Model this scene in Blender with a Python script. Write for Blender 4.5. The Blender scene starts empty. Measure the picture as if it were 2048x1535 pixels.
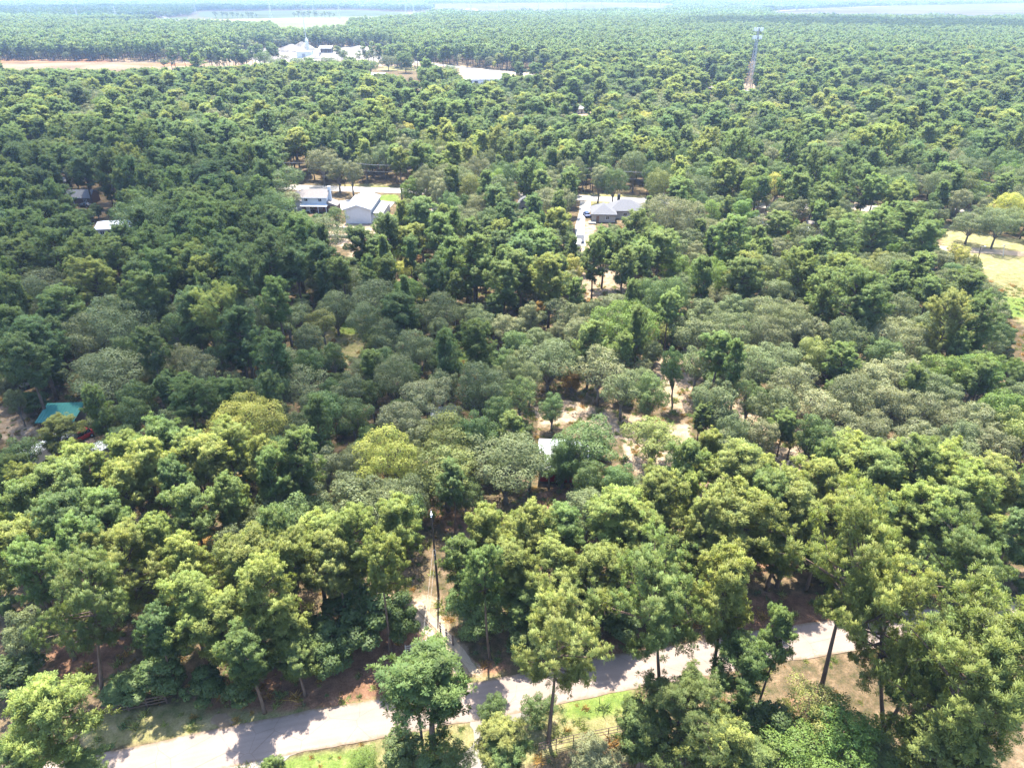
import bpy, math, random
import numpy as np
from mathutils import Vector
R_ = math.radians
random.seed(7); rng = np.random.default_rng(11)
sc = bpy.context.scene
COL = sc.collection
H = 70.0                       # drone height above the ground, metres

# ------------------------------------------------------------------ camera
cd = bpy.data.cameras.new('drone_camera'); cam = bpy.data.objects.new('drone_camera', cd); COL.objects.link(cam)
cam.location = (0, 0, H); cam.rotation_euler = (R_(60), 0, 0)
cd.sensor_width = 36; cd.lens = 24.0; cd.clip_start = 0.5; cd.clip_end = 120000
sc.camera = cam
# ------------------------------------------------------------------ sky, sun, exposure
SUN_EL, SUN_AZ = 70.0, -6.0   # sun ahead of the camera, a little to its left
w = bpy.data.worlds.new('World'); sc.world = w; w.use_nodes = True
nt = w.node_tree; bg = nt.nodes['Background']
sky = nt.nodes.new('ShaderNodeTexSky'); sky.sky_type = 'NISHITA'; sky.sun_disc = False
sky.sun_elevation = R_(SUN_EL); sky.sun_rotation = R_(SUN_AZ)
nt.links.new(sky.outputs[0], bg.inputs[0]); bg.inputs[1].default_value = 0.15
SUN_DIR = Vector((math.sin(R_(SUN_AZ)) * math.cos(R_(SUN_EL)), math.cos(R_(SUN_AZ)) * math.cos(R_(SUN_EL)), math.sin(R_(SUN_EL))))
sl = bpy.data.lights.new('sun', 'SUN'); sl.energy = 4.0; sl.angle = R_(0.5); sl.color = (1, .94, .82)
so = bpy.data.objects.new('sun', sl); COL.objects.link(so); so.rotation_euler = SUN_DIR.to_track_quat('Z', 'Y').to_euler()
vs = sc.view_settings; vs.view_transform = 'Standard'; vs.look = 'None'; vs.gamma = 1; vs.use_curve_mapping = False
vs.exposure = 2.42
cy = sc.cycles
cy.max_bounces = 8; cy.diffuse_bounces = 6; cy.glossy_bounces = 1; cy.transmission_bounces = 6
cy.transparent_max_bounces = 8; cy.volume_bounces = 0; cy.caustics_reflective = False; cy.caustics_refractive = False
cy.use_denoising = True; cy.denoising_prefilter = 'NONE'; cy.denoising_input_passes = 'RGB_ALBEDO_NORMAL'

# ------------------------------------------------------------------ pixel (2048 x 1535 photo) <-> ground
F = 1366.0; PC, PS = math.cos(R_(30)), math.sin(R_(30))
def ray(px, py):
    x = (np.asarray(px, float) - 1024) / F; y = -(np.asarray(py, float) - 767.5) / F
    return x, PC + y * PS, -PS + y * PC
def G(px, py, z=0.0):
    dx, dy, dz = ray(px, py); t = (z - H) / dz
    return np.array([dx * t, dy * t])
def P3(px, py, z=0.0):
    g = G(px, py, z); return Vector((g[0], g[1], z))
def proj(X, Y, Z):
    d = Y * PC - (Z - H) * PS; u = Y * PS + (Z - H) * PC
    d = np.maximum(d, 1e-3)
    return 1024 + F * X / d, 767.5 - F * u / d
def zdepth(X, Y, Z): return Y * PC - (Z - H) * PS
def inpoly(x, y, poly):
    p = np.asarray(poly, float); x = np.asarray(x); y = np.asarray(y); r = np.zeros(x.shape, bool)
    j = len(p) - 1
    for i in range(len(p)):
        xi, yi = p[i]; xj, yj = p[j]
        if yi != yj:
            r ^= ((yi > y) != (yj > y)) & (x < (xj - xi) * (y - yi) / (yj - yi) + xi)
        j = i
    return r
def sdist(x, y, poly):          # signed distance to a polygon, positive inside
    p = np.asarray(poly, float); best = np.full(np.shape(x), 1e12)
    for i in range(len(p)):
        a = p[i - 1]; b = p[i]; ab = b - a; L = (ab @ ab) or 1e-9
        t = np.clip(((x - a[0]) * ab[0] + (y - a[1]) * ab[1]) / L, 0, 1)
        best = np.minimum(best, (x - a[0] - t * ab[0]) ** 2 + (y - a[1] - t * ab[1]) ** 2)
    d = np.sqrt(best)
    return np.where(inpoly(x, y, poly), d, -d)
def gpoly(pts, z=0.0): return [tuple(G(a, b, z)) for a, b in pts]

# ------------------------------------------------------------------ materials
MATS = {}
def newmat(name):
    m = bpy.data.materials.new(name); m.use_nodes = True; MATS[name] = m
    return m, m.node_tree, m.node_tree.nodes['Principled BSDF'], m.node_tree.nodes['Material Output']
def N(nt, t, **kw):
    n = nt.nodes.new(t)
    for k, v in kw.items(): setattr(n, k, v)
    return n
def simple(name, col, rough=.7, var=.25, scale=1.5, metal=0.0, bump=0.0, stretch=None, spec=.3):
    m, nt, b, out = newmat(name)
    tc = N(nt, 'ShaderNodeTexCoord'); mp = N(nt, 'ShaderNodeMapping')
    nt.links.new(tc.outputs['Object'], mp.inputs[0])
    if stretch: mp.inputs['Scale'].default_value = stretch
    no = N(nt, 'ShaderNodeTexNoise'); no.inputs['Scale'].default_value = scale; no.inputs['Detail'].default_value = 6
    nt.links.new(mp.outputs[0], no.inputs[0])
    rp = N(nt, 'ShaderNodeMapRange'); rp.inputs[1].default_value = .3; rp.inputs[2].default_value = .7
    rp.inputs[3].default_value = 1 - var; rp.inputs[4].default_value = 1 + var
    nt.links.new(no.outputs[0], rp.inputs[0])
    mx = N(nt, 'ShaderNodeVectorMath', operation='SCALE'); mx.inputs[0].default_value = [v * .84 for v in col[:3]]
    nt.links.new(rp.outputs[0], mx.inputs[3]); nt.links.new(mx.outputs[0], b.inputs['Base Color'])
    b.inputs['Roughness'].default_value = rough; b.inputs['Metallic'].default_value = metal
    b.inputs['Specular IOR Level'].default_value = spec
    if bump:
        bp = N(nt, 'ShaderNodeBump'); bp.inputs['Strength'].default_value = bump; bp.inputs['Distance'].default_value = .05
        nt.links.new(no.outputs[0], bp.inputs['Height']); nt.links.new(bp.outputs[0], b.inputs['Normal'])
    return m
def leafmat(name, col, hue=.013, val=.17, trans=.46, spec=.15, rough=.5, warm=None):
    """leaf colour varied from tree to tree and from clump to clump (attribute tone)"""
    m, nt, b, out = newmat(name)
    oi = N(nt, 'ShaderNodeObjectInfo'); at = N(nt, 'ShaderNodeAttribute', attribute_name='tone')
    hs = N(nt, 'ShaderNodeHueSaturation')
    mr = N(nt, 'ShaderNodeMapRange'); mr.inputs[3].default_value = .5 - hue; mr.inputs[4].default_value = .5 + hue
    nt.links.new(oi.outputs['Random'], mr.inputs[0]); nt.links.new(mr.outputs[0], hs.inputs['Hue'])
    wn = N(nt, 'ShaderNodeTexWhiteNoise', noise_dimensions='1D'); nt.links.new(oi.outputs['Random'], wn.inputs['W'])
    v1 = N(nt, 'ShaderNodeMapRange'); v1.inputs[3].default_value = 1 - val; v1.inputs[4].default_value = 1 + val
    nt.links.new(wn.outputs[0], v1.inputs[0])
    v2 = N(nt, 'ShaderNodeMapRange'); v2.inputs[3].default_value = .68; v2.inputs[4].default_value = 1.32
    nt.links.new(at.outputs['Fac'], v2.inputs[0])
    mu = N(nt, 'ShaderNodeMath', operation='MULTIPLY'); nt.links.new(v1.outputs[0], mu.inputs[0]); nt.links.new(v2.outputs[0], mu.inputs[1])
    nt.links.new(mu.outputs[0], hs.inputs['Value'])
    cm = N(nt, 'ShaderNodeMixRGB'); wv = warm or (col[0] * 1.25, col[1] * 1.08, col[2] * .9)
    cm.inputs[1].default_value = (*col, 1); cm.inputs[2].default_value = (*wv, 1)
    sep = N(nt, 'ShaderNodeMath', operation='MULTIPLY'); sep.inputs[1].default_value = 7.31
    fr = N(nt, 'ShaderNodeMath', operation='FRACT'); nt.links.new(at.outputs['Fac'], sep.inputs[0]); nt.links.new(sep.outputs[0], fr.inputs[0])
    nt.links.new(fr.outputs[0], cm.inputs[0]); nt.links.new(cm.outputs[0], hs.inputs['Color'])
    nt.links.new(hs.outputs[0], b.inputs['Base Color'])
    b.inputs['Roughness'].default_value = rough; b.inputs['Specular IOR Level'].default_value = spec
    tr = N(nt, 'ShaderNodeBsdfTranslucent'); tc = N(nt, 'ShaderNodeMixRGB', blend_type='MULTIPLY'); tc.inputs[0].default_value = 1
    tc.inputs[2].default_value = (1.2, 1.25, .85, 1); nt.links.new(hs.outputs[0], tc.inputs[1]); nt.links.new(tc.outputs[0], tr.inputs[0])
    ms = N(nt, 'ShaderNodeMixShader'); ms.inputs[0].default_value = trans
    nt.links.new(b.outputs[0], ms.inputs[1]); nt.links.new(tr.outputs[0], ms.inputs[2]); nt.links.new(ms.outputs[0], out.inputs[0])
    return m
leafmat('pine_bright', (0.168, 0.212, 0.064)); leafmat('pine_mid', (0.112, 0.166, 0.058)); leafmat('pine_deep', (0.086, 0.138, 0.058))
leafmat('pine_yellow', (0.176, 0.212, 0.072))
leafmat('oak_grey', (0.118, 0.15, 0.074), trans=.36, spec=.12); leafmat('oak_pale', (0.15, 0.17, 0.092), trans=.36, spec=.12)
leafmat('oak_green', (0.09, 0.138, 0.052), trans=.36); leafmat('olive', (0.16, 0.188, 0.064), trans=.38)
leafmat('vivid', (0.115, 0.18, 0.048), trans=.44); leafmat('gold', (.290, .300, .070), trans=.42, warm=(.36, .32, .09)); leafmat('dark_leaf', (0.072, 0.112, 0.044))
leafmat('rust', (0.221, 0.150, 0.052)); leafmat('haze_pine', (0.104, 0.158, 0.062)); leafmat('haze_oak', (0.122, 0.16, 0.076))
simple('pine_bark', (.11, .075, .055), .9, .4, 3, stretch=(1, 1, .3), bump=.6); simple('grey_bark', (.17, .145, .12), .9, .35, 3, bump=.5)
simple('dead_wood', (.30, .27, .24), .9, .3, 3)

# ------------------------------------------------------------------ mesh helpers
def mesh_from(name, V, tris=None, quads=None, tone=None, mats=(), smooth=False, normals=None):
    me = bpy.data.meshes.new(name)
    V = np.asarray(V, np.float32).reshape(-1, 3)
    nt_ = 0 if tris is None else len(tris); nq = 0 if quads is None else len(quads)
    li = np.concatenate([np.asarray(a, np.int32).ravel() for a in (tris, quads) if a is not None and len(a)])
    me.vertices.add(len(V)); me.vertices.foreach_set('co', V.ravel())
    me.loops.add(len(li)); me.loops.foreach_set('vertex_index', li)
    me.polygons.add(nt_ + nq)
    st = np.concatenate([np.arange(nt_) * 3, nt_ * 3 + np.arange(nq) * 4]).astype(np.int32)
    me.polygons.foreach_set('loop_start', st)
    if tone is not None:
        a = me.attributes.new('tone', 'FLOAT', 'POINT'); a.data.foreach_set('value', np.asarray(tone, np.float32))
    for m in mats: me.materials.append(MATS[m])
    me.update(calc_edges=True)
    if smooth or normals is not None: me.polygons.foreach_set('use_smooth', np.ones(nt_ + nq, bool))
    if normals is not None: me.normals_split_custom_set_from_vertices(np.asarray(normals, np.float32))
    return me
def link(name, me, parent=None, loc=None, **props):
    o = bpy.data.objects.new(name, me); COL.objects.link(o)
    if parent is not None: o.parent = parent
    if loc is not None: o.location = loc
    for k, v in props.items(): o[k] = v
    return o
def thing(name, label, cat, loc=(0, 0, 0), rz=0, group=None):
    o = bpy.data.objects.new(name, None); COL.objects.link(o); o.location = loc; o.rotation_euler = (0, 0, rz)
    o.empty_display_size = .2; o['label'] = label; o['category'] = cat
    if group: o['group'] = group
    return o
def tag(o, label, cat, group=None):
    o['label'] = label; o['category'] = cat
    if group: o['group'] = group
    return o
class MB:
    """collects boxes, prisms and tubes that become one mesh"""
    def __init__(s): s.v = []; s.f = []
    def add(s, V, Fs):
        n = len(s.v); s.v += [tuple(p) for p in V]; s.f += [tuple(i + n for i in f) for f in Fs]; return s
    def box(s, x0, x1, y0, y1, z0, z1):
        return s.add([(x0, y0, z0), (x1, y0, z0), (x1, y1, z0), (x0, y1, z0), (x0, y0, z1), (x1, y0, z1), (x1, y1, z1), (x0, y1, z1)],
                     [(3, 2, 1, 0), (4, 5, 6, 7), (0, 1, 5, 4), (1, 2, 6, 5), (2, 3, 7, 6), (3, 0, 4, 7)])
    def hexa(s, b, t):           # four bottom corners, four top corners
        return s.add(list(b) + list(t), [(3, 2, 1, 0), (4, 5, 6, 7), (0, 1, 5, 4), (1, 2, 6, 5), (2, 3, 7, 6), (3, 0, 4, 7)])
    def prism(s, prof, y0, y1):  # profile in xz, extruded along y
        n = len(prof)
        return s.add([(x, y0, z) for x, z in prof] + [(x, y1, z) for x, z in prof],
                     [tuple(range(n))[::1], tuple(range(2 * n - 1, n - 1, -1))] + [(i, i + n, (i + 1) % n + n, (i + 1) % n) for i in range(n)])
    def prismx(s, prof, x0, x1): # profile in yz, extruded along x
        n = len(prof)
        return s.add([(x0, y, z) for y, z in prof] + [(x1, y, z) for y, z in prof],
                     [tuple(range(n - 1, -1, -1)), tuple(range(n, 2 * n))] + [(i, (i + 1) % n, (i + 1) % n + n, i + n) for i in range(n)])
    def tube(s, pts, rad, k=6, caps=True):
        pts = [Vector(p) for p in pts]; rad = rad if hasattr(rad, '__len__') else [rad] * len(pts)
        V = []; Fs = []
        for i, p in enumerate(pts):
            d = (pts[min(i + 1, len(pts) - 1)] - pts[max(i - 1, 0)]).normalized()
            a = d.orthogonal().normalized() if abs(d.z) < .99 else Vector((1, 0, 0)); a = (a - d * a.dot(d)).normalized(); b = d.cross(a)
            V += [p + (a * math.cos(q) + b * math.sin(q)) * rad[i] for q in [2 * math.pi * j / k for j in range(k)]]
        for i in range(len(pts) - 1):
            for j in range(k): Fs.append((i * k + j, i * k + (j + 1) % k, (i + 1) * k + (j + 1) % k, (i + 1) * k + j))
        if caps: Fs += [tuple(range(k - 1, -1, -1)), tuple(range((len(pts) - 1) * k, len(pts) * k))]
        return s.add(V, Fs)
    def me(s, name, mat):
        m = bpy.data.meshes.new(name); m.from_pydata([tuple(v) for v in s.v], [], s.f); m.materials.append(MATS[mat]); m.update(); return m
    def build(s, name, mat, parent=None, loc=None, **props): return link(name, s.me(name, mat), parent, loc, **props)
def sheet(name, pts, z, mat, jitter=0.0, n=1, **props):
    """flat ground sheet with a subdivided, slightly uneven outline"""
    out = []; g = gpoly(pts)
    for i in range(len(g)):
        a = Vector(g[i]); b = Vector(g[(i + 1) % len(g)])
        k = max(1, int((b - a).length / n)) if jitter else 1; k = min(k, 60)
        nn = Vector((-(b - a).y, (b - a).x)).normalized()
        for j in range(k):
            out.append(a.lerp(b, j / k) + nn * (random.uniform(-jitter, jitter) if jitter else 0))
    m = bpy.data.meshes.new(name); m.from_pydata([(p.x, p.y, z) for p in out], [], [tuple(range(len(out)))])
    m.materials.append(MATS[mat]); m.update()
    if m.polygons[0].normal.z < 0: m.flip_normals()
    return link(name, m, kind='structure', **props)
def spline(pts, step):
    """Catmull-Rom through ground points, resampled"""
    p = [np.array(q, float) for q in pts]; p = [2 * p[0] - p[1]] + p + [2 * p[-1] - p[-2]]; out = []
    for i in range(1, len(p) - 2):
        k = max(2, int(np.linalg.norm(p[i + 1] - p[i]) / step))
        for t in np.arange(k) / k:
            out.append(.5 * (2 * p[i] + (p[i + 1] - p[i - 1]) * t + (2 * p[i - 1] - 5 * p[i] + 4 * p[i + 1] - p[i + 2]) * t * t + (3 * p[i] - p[i - 1] - 3 * p[i + 1] + p[i + 2]) * t ** 3))
    return out + [p[-2]]
def road(name, px, width, mat, z, step=1.0, jitter=.1, crown=.04, across=6, wobble=None, **props):
    c = spline([G(*q) for q in px], step); V = []; UV = []; L = 0
    jl = np.convolve(rng.normal(0, jitter, len(c) + 4), np.ones(3) / 2, 'same'); jr = np.convolve(rng.normal(0, jitter, len(c) + 4), np.ones(3) / 2, 'same')
    for i, q in enumerate(c):
        t = c[min(i + 1, len(c) - 1)] - c[max(i - 1, 0)]; t = t / np.linalg.norm(t); n = np.array([-t[1], t[0]])
        if i: L += np.linalg.norm(q - c[i - 1])
        wd = width(i / (len(c) - 1)) if callable(width) else width
        for j in range(across + 1):
            u = j / across * 2 - 1; off = u * wd / 2 + (jl[i] if j == 0 else jr[i] if j == across else 0)
            V.append((*(q + n * off), z + crown * (1 - u * u))); UV.append((L, j / across))
    q = []; a = across + 1
    for i in range(len(c) - 1):
        for j in range(across): q.append((i * a + j + 1, i * a + j, (i + 1) * a + j, (i + 1) * a + j + 1))
    me = mesh_from(name, V, quads=q, mats=(mat,), smooth=True)
    uv = me.uv_layers.new(name='UVMap'); UV = np.array(UV, np.float32); li = np.zeros(len(me.loops), np.int32); me.loops.foreach_get('vertex_index', li)
    uv.data.foreach_set('uv', UV[li].ravel())
    return link(name, me, kind='structure', **props)

# ------------------------------------------------------------------ air and clouds
GX, GY0, GY1 = 45000.0, -600.0, 42000.0
m, nt, b, out = newmat('haze_air'); nt.nodes.remove(b)
pv = N(nt, 'ShaderNodeVolumePrincipled'); pv.inputs['Color'].default_value = (.46, .64, .96, 1); pv.inputs["Density"].default_value = .00011
pv.inputs['Anisotropy'].default_value = .2
nt.links.new(pv.outputs[0], out.inputs['Volume'])
MB().box(-GX - 500, GX + 500, GY0 - 500, GY1 + 500, -1.0, 76).build('haze', 'haze_air', kind='stuff')
m, nt, b, out = newmat('cloud_white'); nt.nodes.remove(b)
tr = N(nt, 'ShaderNodeBsdfTransparent'); df = N(nt, 'ShaderNodeBsdfDiffuse'); df.inputs[0].default_value = (.9, .9, .92, 1); tl = N(nt, 'ShaderNodeBsdfTranslucent'); tl.inputs[0].default_value = (.9, .9, .92, 1)
m1 = N(nt, 'ShaderNodeMixShader'); m1.inputs[0].default_value = .5; nt.links.new(df.outputs[0], m1.inputs[1]); nt.links.new(tl.outputs[0], m1.inputs[2])
m2 = N(nt, 'ShaderNodeMixShader'); m2.inputs[0].default_value = .38; nt.links.new(tr.outputs[0], m2.inputs[1]); nt.links.new(m1.outputs[0], m2.inputs[2]); nt.links.new(m2.outputs[0], out.inputs[0])
def cloud(pts, alt, thick, n, soft):
    """a thin cumulus sheet whose shadow falls over the given piece of forest"""
    g = np.array([G(a, b, 14.0) for a, b in pts]); k = (alt - 14) / SUN_DIR.z
    g = g + np.array([SUN_DIR.x, SUN_DIR.y]) * k
    x0, y0 = g.min(0) - 2 * soft; x1, y1 = g.max(0) + 2 * soft
    X, Y = np.meshgrid(np.linspace(x0, x1, n), np.linspace(y0, y1, n)); d = sdist(X, Y, g)
    ph = rng.uniform(0, 6, 8); nz = np.zeros_like(X)
    for q in range(4):
        fq = 2 * math.pi * (1.6 ** q) / (soft * 7); nz += np.sin(X * fq + ph[q] + 2 * np.sin(Y * fq * .7 + ph[q + 4])) * np.sin(Y * fq * 1.1 + ph[7 - q]) / 1.4 ** q
    d = d + nz * soft * .55; f = np.sqrt(np.clip(d / (6 * soft), 0, 1)) * (1 + .25 * nz); inside = d > 0
    idx = -np.ones((n, n), int); ii = np.where(inside); idx[ii] = np.arange(len(ii[0]))
    top = np.stack([X[ii], Y[ii], alt + thick * f[ii]], 1); bot = np.stack([X[ii], Y[ii], alt - .25 * thick * f[ii] - .5], 1); m_ = len(top)
    q = np.stack([idx[:-1, :-1], idx[:-1, 1:], idx[1:, 1:], idx[1:, :-1]], -1).reshape(-1, 4); q = q[(q >= 0).all(1)]
    me = mesh_from('cloud', np.concatenate([top, bot]), quads=np.concatenate([q, q[:, ::-1] + m_]), mats=('cloud_white',), smooth=True)
    return link('cloud', me, kind='structure')
cloud([(-330, 275), (200, 262), (420, 300), (520, 330), (580, 380), (590, 440), (690, 478), (760, 500), (860, 500), (930, 540), (965, 640), (1010, 680), (1050, 710), (1030, 790), (980, 825), (900, 825), (760, 810), (640, 845), (560, 795), (430, 785), (330, 845), (180, 865), (-100, 880), (-380, 600)], 800, 70, 110, 7)
cloud([(1380, 40), (1600, 37), (1900, 44), (2400, 50), (2400, 72), (1850, 60), (1650, 56), (1370, 52)], 1400, 140, 70, 45)
cloud([(-300, 14), (400, 11), (830, 13), (800, 21), (330, 28), (-300, 34)], 1500, 160, 70, 60)

# ------------------------------------------------------------------ ground
ys = np.concatenate([[GY0, -300, -120, -40, 0, 15, 25], np.geomspace(32, GY1, 470)])
u = np.linspace(-1, 1, 300); u = np.sign(u) * (.6 * np.abs(u) + .4 * np.abs(u) ** 3)
half = np.where(ys < 100, 150, 60 + .9 * ys); half = np.minimum(half * 1.15, GX); half[-1] = GX; half[:5] = 600
gx = half[:, None] * u[None, :]; gy = np.repeat(ys[:, None], len(u), 1)
X, Y = gx.ravel(), gy.ravel(); rough_ = np.zeros_like(X)
for q in range(6):
    a = rng.uniform(0, 6.28); fq = .11 * 1.5 ** q; rough_ += np.sin((X * math.cos(a) + Y * math.sin(a)) * fq + rng.uniform(0, 6)) / 1.25 ** q
rough_ /= 3
ZONES = {0: [  # pale sand
    ([(835, 1190), (880, 1190), (885, 1235), (900, 1275), (955, 1345), (915, 1345), (870, 1290), (825, 1235), (805, 1195)], 1.0), ([(880, 1085), (900, 1085), (895, 1105), (870, 1105)], 1.0), ([(720, 1180), (800, 1180), (800, 1200), (720, 1205)], 1.2),
    ([(1065, 815), (1120, 795), (1200, 815), (1330, 835), (1390, 845), (1385, 930), (1300, 960), (1250, 930), (1240, 880), (1150, 845), (1080, 850)], 1.2),
    ([(1325, 700), (1400, 690), (1400, 830), (1330, 830), (1300, 780)], 2), ([(1590, 900), (1640, 880), (1660, 910), (1600, 960), (1570, 950)], 1.2),
    ([(1480, 780), (1700, 900), (1900, 900), (1900, 960), (1700, 950), (1560, 960), (1400, 960), (1400, 850)], 3),
    ([(0, 815), (50, 830), (95, 870), (60, 885), (0, 885)], 1.5), ([(60, 940), (100, 880), (180, 870), (210, 900), (170, 950), (60, 970)], 1.2),
    ([(1150, 530), (1260, 530), (1260, 600), (1150, 610)], 3), ([(650, 445), (780, 445), (800, 500), (700, 500), (655, 485)], 3), ([(690, 500), (780, 500), (760, 560), (670, 560)], 3),
    ([(880, 420), (840, 420), (840, 450), (880, 450)], 3), ([(1490, 400), (1600, 395), (1660, 450), (1640, 510), (1590, 500), (1500, 470)], 4), ([(1700, 395), (1760, 395), (1740, 430), (1700, 430)], 4),
    ([(1170, 440), (1150, 520), (1180, 520), (1190, 440)], 2),
    ([(1470, 165), (1520, 170), (1520, 195), (1450, 195)], 8), ([(0, 120), (250, 119), (420, 125), (480, 116), (560, 100), (660, 93), (760, 105), (830, 122), (820, 132), (700, 134), (560, 142), (470, 149), (0, 151)], 14),
    ([(690, 90), (760, 106), (840, 122), (980, 138), (1110, 148), (1110, 160), (940, 158), (820, 132), (700, 100)], 10), ([(820, 170), (860, 180), (880, 210), (830, 205)], 8), ([(1140, 215), (1190, 222), (1190, 235), (1140, 232)], 6)],
 1: [  # green grass
    ([(1140, 1405), (1250, 1385), (1270, 1410), (1180, 1435), (1130, 1430)], 1), ([(560, 1525), (740, 1492), (760, 1535), (560, 1560)], 1), ([(740, 388), (800, 388), (800, 403), (735, 402)], 2), ([(840, 470), (885, 465), (885, 495), (840, 495)], 2),
    ([(300, 660), (380, 655), (380, 700), (290, 705)], 3), ([(210, 365), (260, 365), (260, 375), (210, 375)], 3), ([(300, 366), (380, 366), (380, 380), (300, 380)], 3), ([(690, 465), (720, 465), (715, 472), (680, 472)], 1), ([(600, 490), (640, 500), (600, 530)], 3),
    ([(680, 640), (720, 640), (720, 670), (680, 665)], 2), ([(590, 370), (850, 376), (850, 381), (590, 374)], 1), ([(880, 700), (960, 690), (1000, 720), (900, 735)], 2), ([(1970, 585), (2100, 600), (2100, 640), (2010, 630)], 3)],
 2: [  # dry tan grass
    ([(420, 1560), (760, 1478), (1000, 1440), (1130, 1400), (1260, 1385), (1300, 1440), (1115, 1500), (1000, 1560)], .8), ([(150, 1420), (420, 1392), (800, 1330), (1000, 1345), (780, 1400), (420, 1470), (160, 1515)], 1),
    ([(605, 650), (725, 640), (735, 700), (690, 735), (620, 690)], 1.5), ([(1880, 445), (1960, 450), (1990, 470), (2300, 500), (2300, 720), (2060, 660), (1990, 600), (1950, 520), (1880, 500)], 2), ([(655, 485), (740, 480), (740, 492), (655, 492)], 2),
    ([(590, 368), (860, 374), (860, 372), (590, 366)], 2), ([(1160, 385), (1300, 390), (1290, 412), (1180, 412)], 2), ([(1600, 480), (1640, 480), (1640, 510), (1600, 505)], 2), ([(0, 150), (480, 148), (470, 160), (0, 160)], 10),
    ([(140, 43), (240, 40), (380, 33), (400, 23), (700, 20), (880, 27), (800, 36), (700, 42), (690, 58), (640, 64), (560, 62), (540, 50), (330, 45), (150, 48)], 40), ([(1090, 820), (1230, 830), (1240, 860), (1150, 850)], 1), ([(760, 125), (900, 135), (900, 145), (760, 140)], 8),
    ([(1000, 360), (860, 480), (880, 500)], 2)],
 3: [  # rust pine straw
    ([(380, 1370), (520, 1330), (800, 1250), (860, 1290), (920, 1330), (1000, 1330), (780, 1390), (400, 1440)], 1.5), ([(1480, 1215), (1540, 1190), (1690, 1185), (1690, 1240), (1480, 1275)], 1.2), ([(1190, 1290), (1280, 1270), (1280, 1310), (1190, 1320)], 1),
    ([(850, 1000), (1000, 1020), (1150, 950), (1150, 1000), (980, 1080), (860, 1080)], 2), ([(100, 1290), (260, 1260), (260, 1350), (100, 1400)], 3), ([(1400, 1100), (1900, 1050), (1900, 1100), (1400, 1150)], 3), ([(880, 680), (960, 680), (930, 720), (880, 720)], 1.5), ([(0, 118), (260, 118), (260, 124), (0, 124)], 10), ([(220, 126), (420, 126), (420, 131), (220, 130)], 10), ([(1590, 1380), (1700, 1420), (1720, 1535), (1600, 1535)], 2)]}
zone = np.zeros((len(X), 4), np.float32)
for k, lst in ZONES.items():
    for pts, feather in lst:
        g = np.array(gpoly(pts)); lo = g.min(0) - 4 * feather; hi = g.max(0) + 4 * feather
        s = np.where((X > lo[0]) & (X < hi[0]) & (Y > lo[1]) & (Y < hi[1]))[0]
        if len(s):
            zone[s, k] = np.maximum(zone[s, k], np.clip(.5 + (sdist(X[s], Y[s], g) + rough_[s] * feather) / (2 * feather), 0, 1))
zc_ = np.clip(rough_ * .05 * np.clip(1 - Y / 900, 0, 1), -.05, .05)
n0, n1 = gx.shape; ix = np.arange(n0 * n1).reshape(n0, n1)
me = mesh_from('ground', np.stack([X, Y, np.minimum(zc_ - .065, -.015)], 1), quads=np.stack([ix[:-1, :-1], ix[:-1, 1:], ix[1:, 1:], ix[1:, :-1]], -1).reshape(-1, 4), smooth=True)
a = me.attributes.new('zone', 'FLOAT_COLOR', 'POINT'); a.data.foreach_set('color', zone.ravel())
m, nt, b, out = newmat('ground_soil')
at = N(nt, 'ShaderNodeAttribute', attribute_name='zone'); sep = N(nt, 'ShaderNodeSeparateColor'); nt.links.new(at.outputs['Color'], sep.inputs[0])
geo = N(nt, 'ShaderNodeNewGeometry')
def noise(scale, detail=6, rough=.6):
    n = N(nt, 'ShaderNodeTexNoise'); n.inputs['Scale'].default_value = scale; n.inputs['Detail'].default_value = detail; n.inputs['Roughness'].default_value = rough
    nt.links.new(geo.outputs['Position'], n.inputs[0]); return n.outputs[0]
def ramp(fac, *stops):
    r = N(nt, 'ShaderNodeValToRGB'); nt.links.new(fac, r.inputs[0]); e = r.color_ramp.elements
    while len(e) < len(stops): e.new(.5)
    for i, (p, c) in enumerate(stops): e[i].position = p; e[i].color = (*c, 1)
    return r.outputs[0]
def mix(fac, c1, c2):
    x = N(nt, 'ShaderNodeMixRGB'); nt.links.new(fac, x.inputs[0]); nt.links.new(c1, x.inputs[1]); nt.links.new(c2, x.inputs[2]); return x.outputs[0]
n_big, n_mid, n_fine = noise(.06), noise(.7), noise(5, 8, .7)
def edged(fac):                  # noise-broken border between two kinds of ground
    x = N(nt, 'ShaderNodeMath', operation='MULTIPLY_ADD'); nt.links.new(n_mid, x.inputs[0]); x.inputs[1].default_value = .9; nt.links.new(fac, x.inputs[2])
    r = N(nt, 'ShaderNodeMapRange'); r.inputs[1].default_value = .78; r.inputs[2].default_value = 1.12; nt.links.new(x.outputs[0], r.inputs[0])
    return r.outputs[0]
litter = ramp(n_mid, (.3, (.045, .048, .022)), (.5, (.10, .075, .045)), (.68, (.17, .12, .075)))
sand = ramp(n_mid, (.3, (.19, .132, .085)), (.55, (.28, .215, .15)), (.75, (.34, .28, .22)))
green = ramp(n_mid, (.3, (.07, .11, .025)), (.55, (.12, .155, .04)), (.75, (.20, .19, .08)))
tan = ramp(n_mid, (.28, (.085, .10, .035)), (.5, (.17, .155, .07)), (.72, (.25, .205, .12)))
straw = ramp(n_mid, (.3, (.085, .05, .032)), (.55, (.17, .095, .06)), (.75, (.27, .16, .10)))
c = mix(edged(sep.outputs[2]), litter, tan); c = mix(edged(at.outputs['Alpha']), c, straw); c = mix(edged(sep.outputs[1]), c, green); c = mix(edged(sep.outputs[0]), c, sand)
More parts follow.
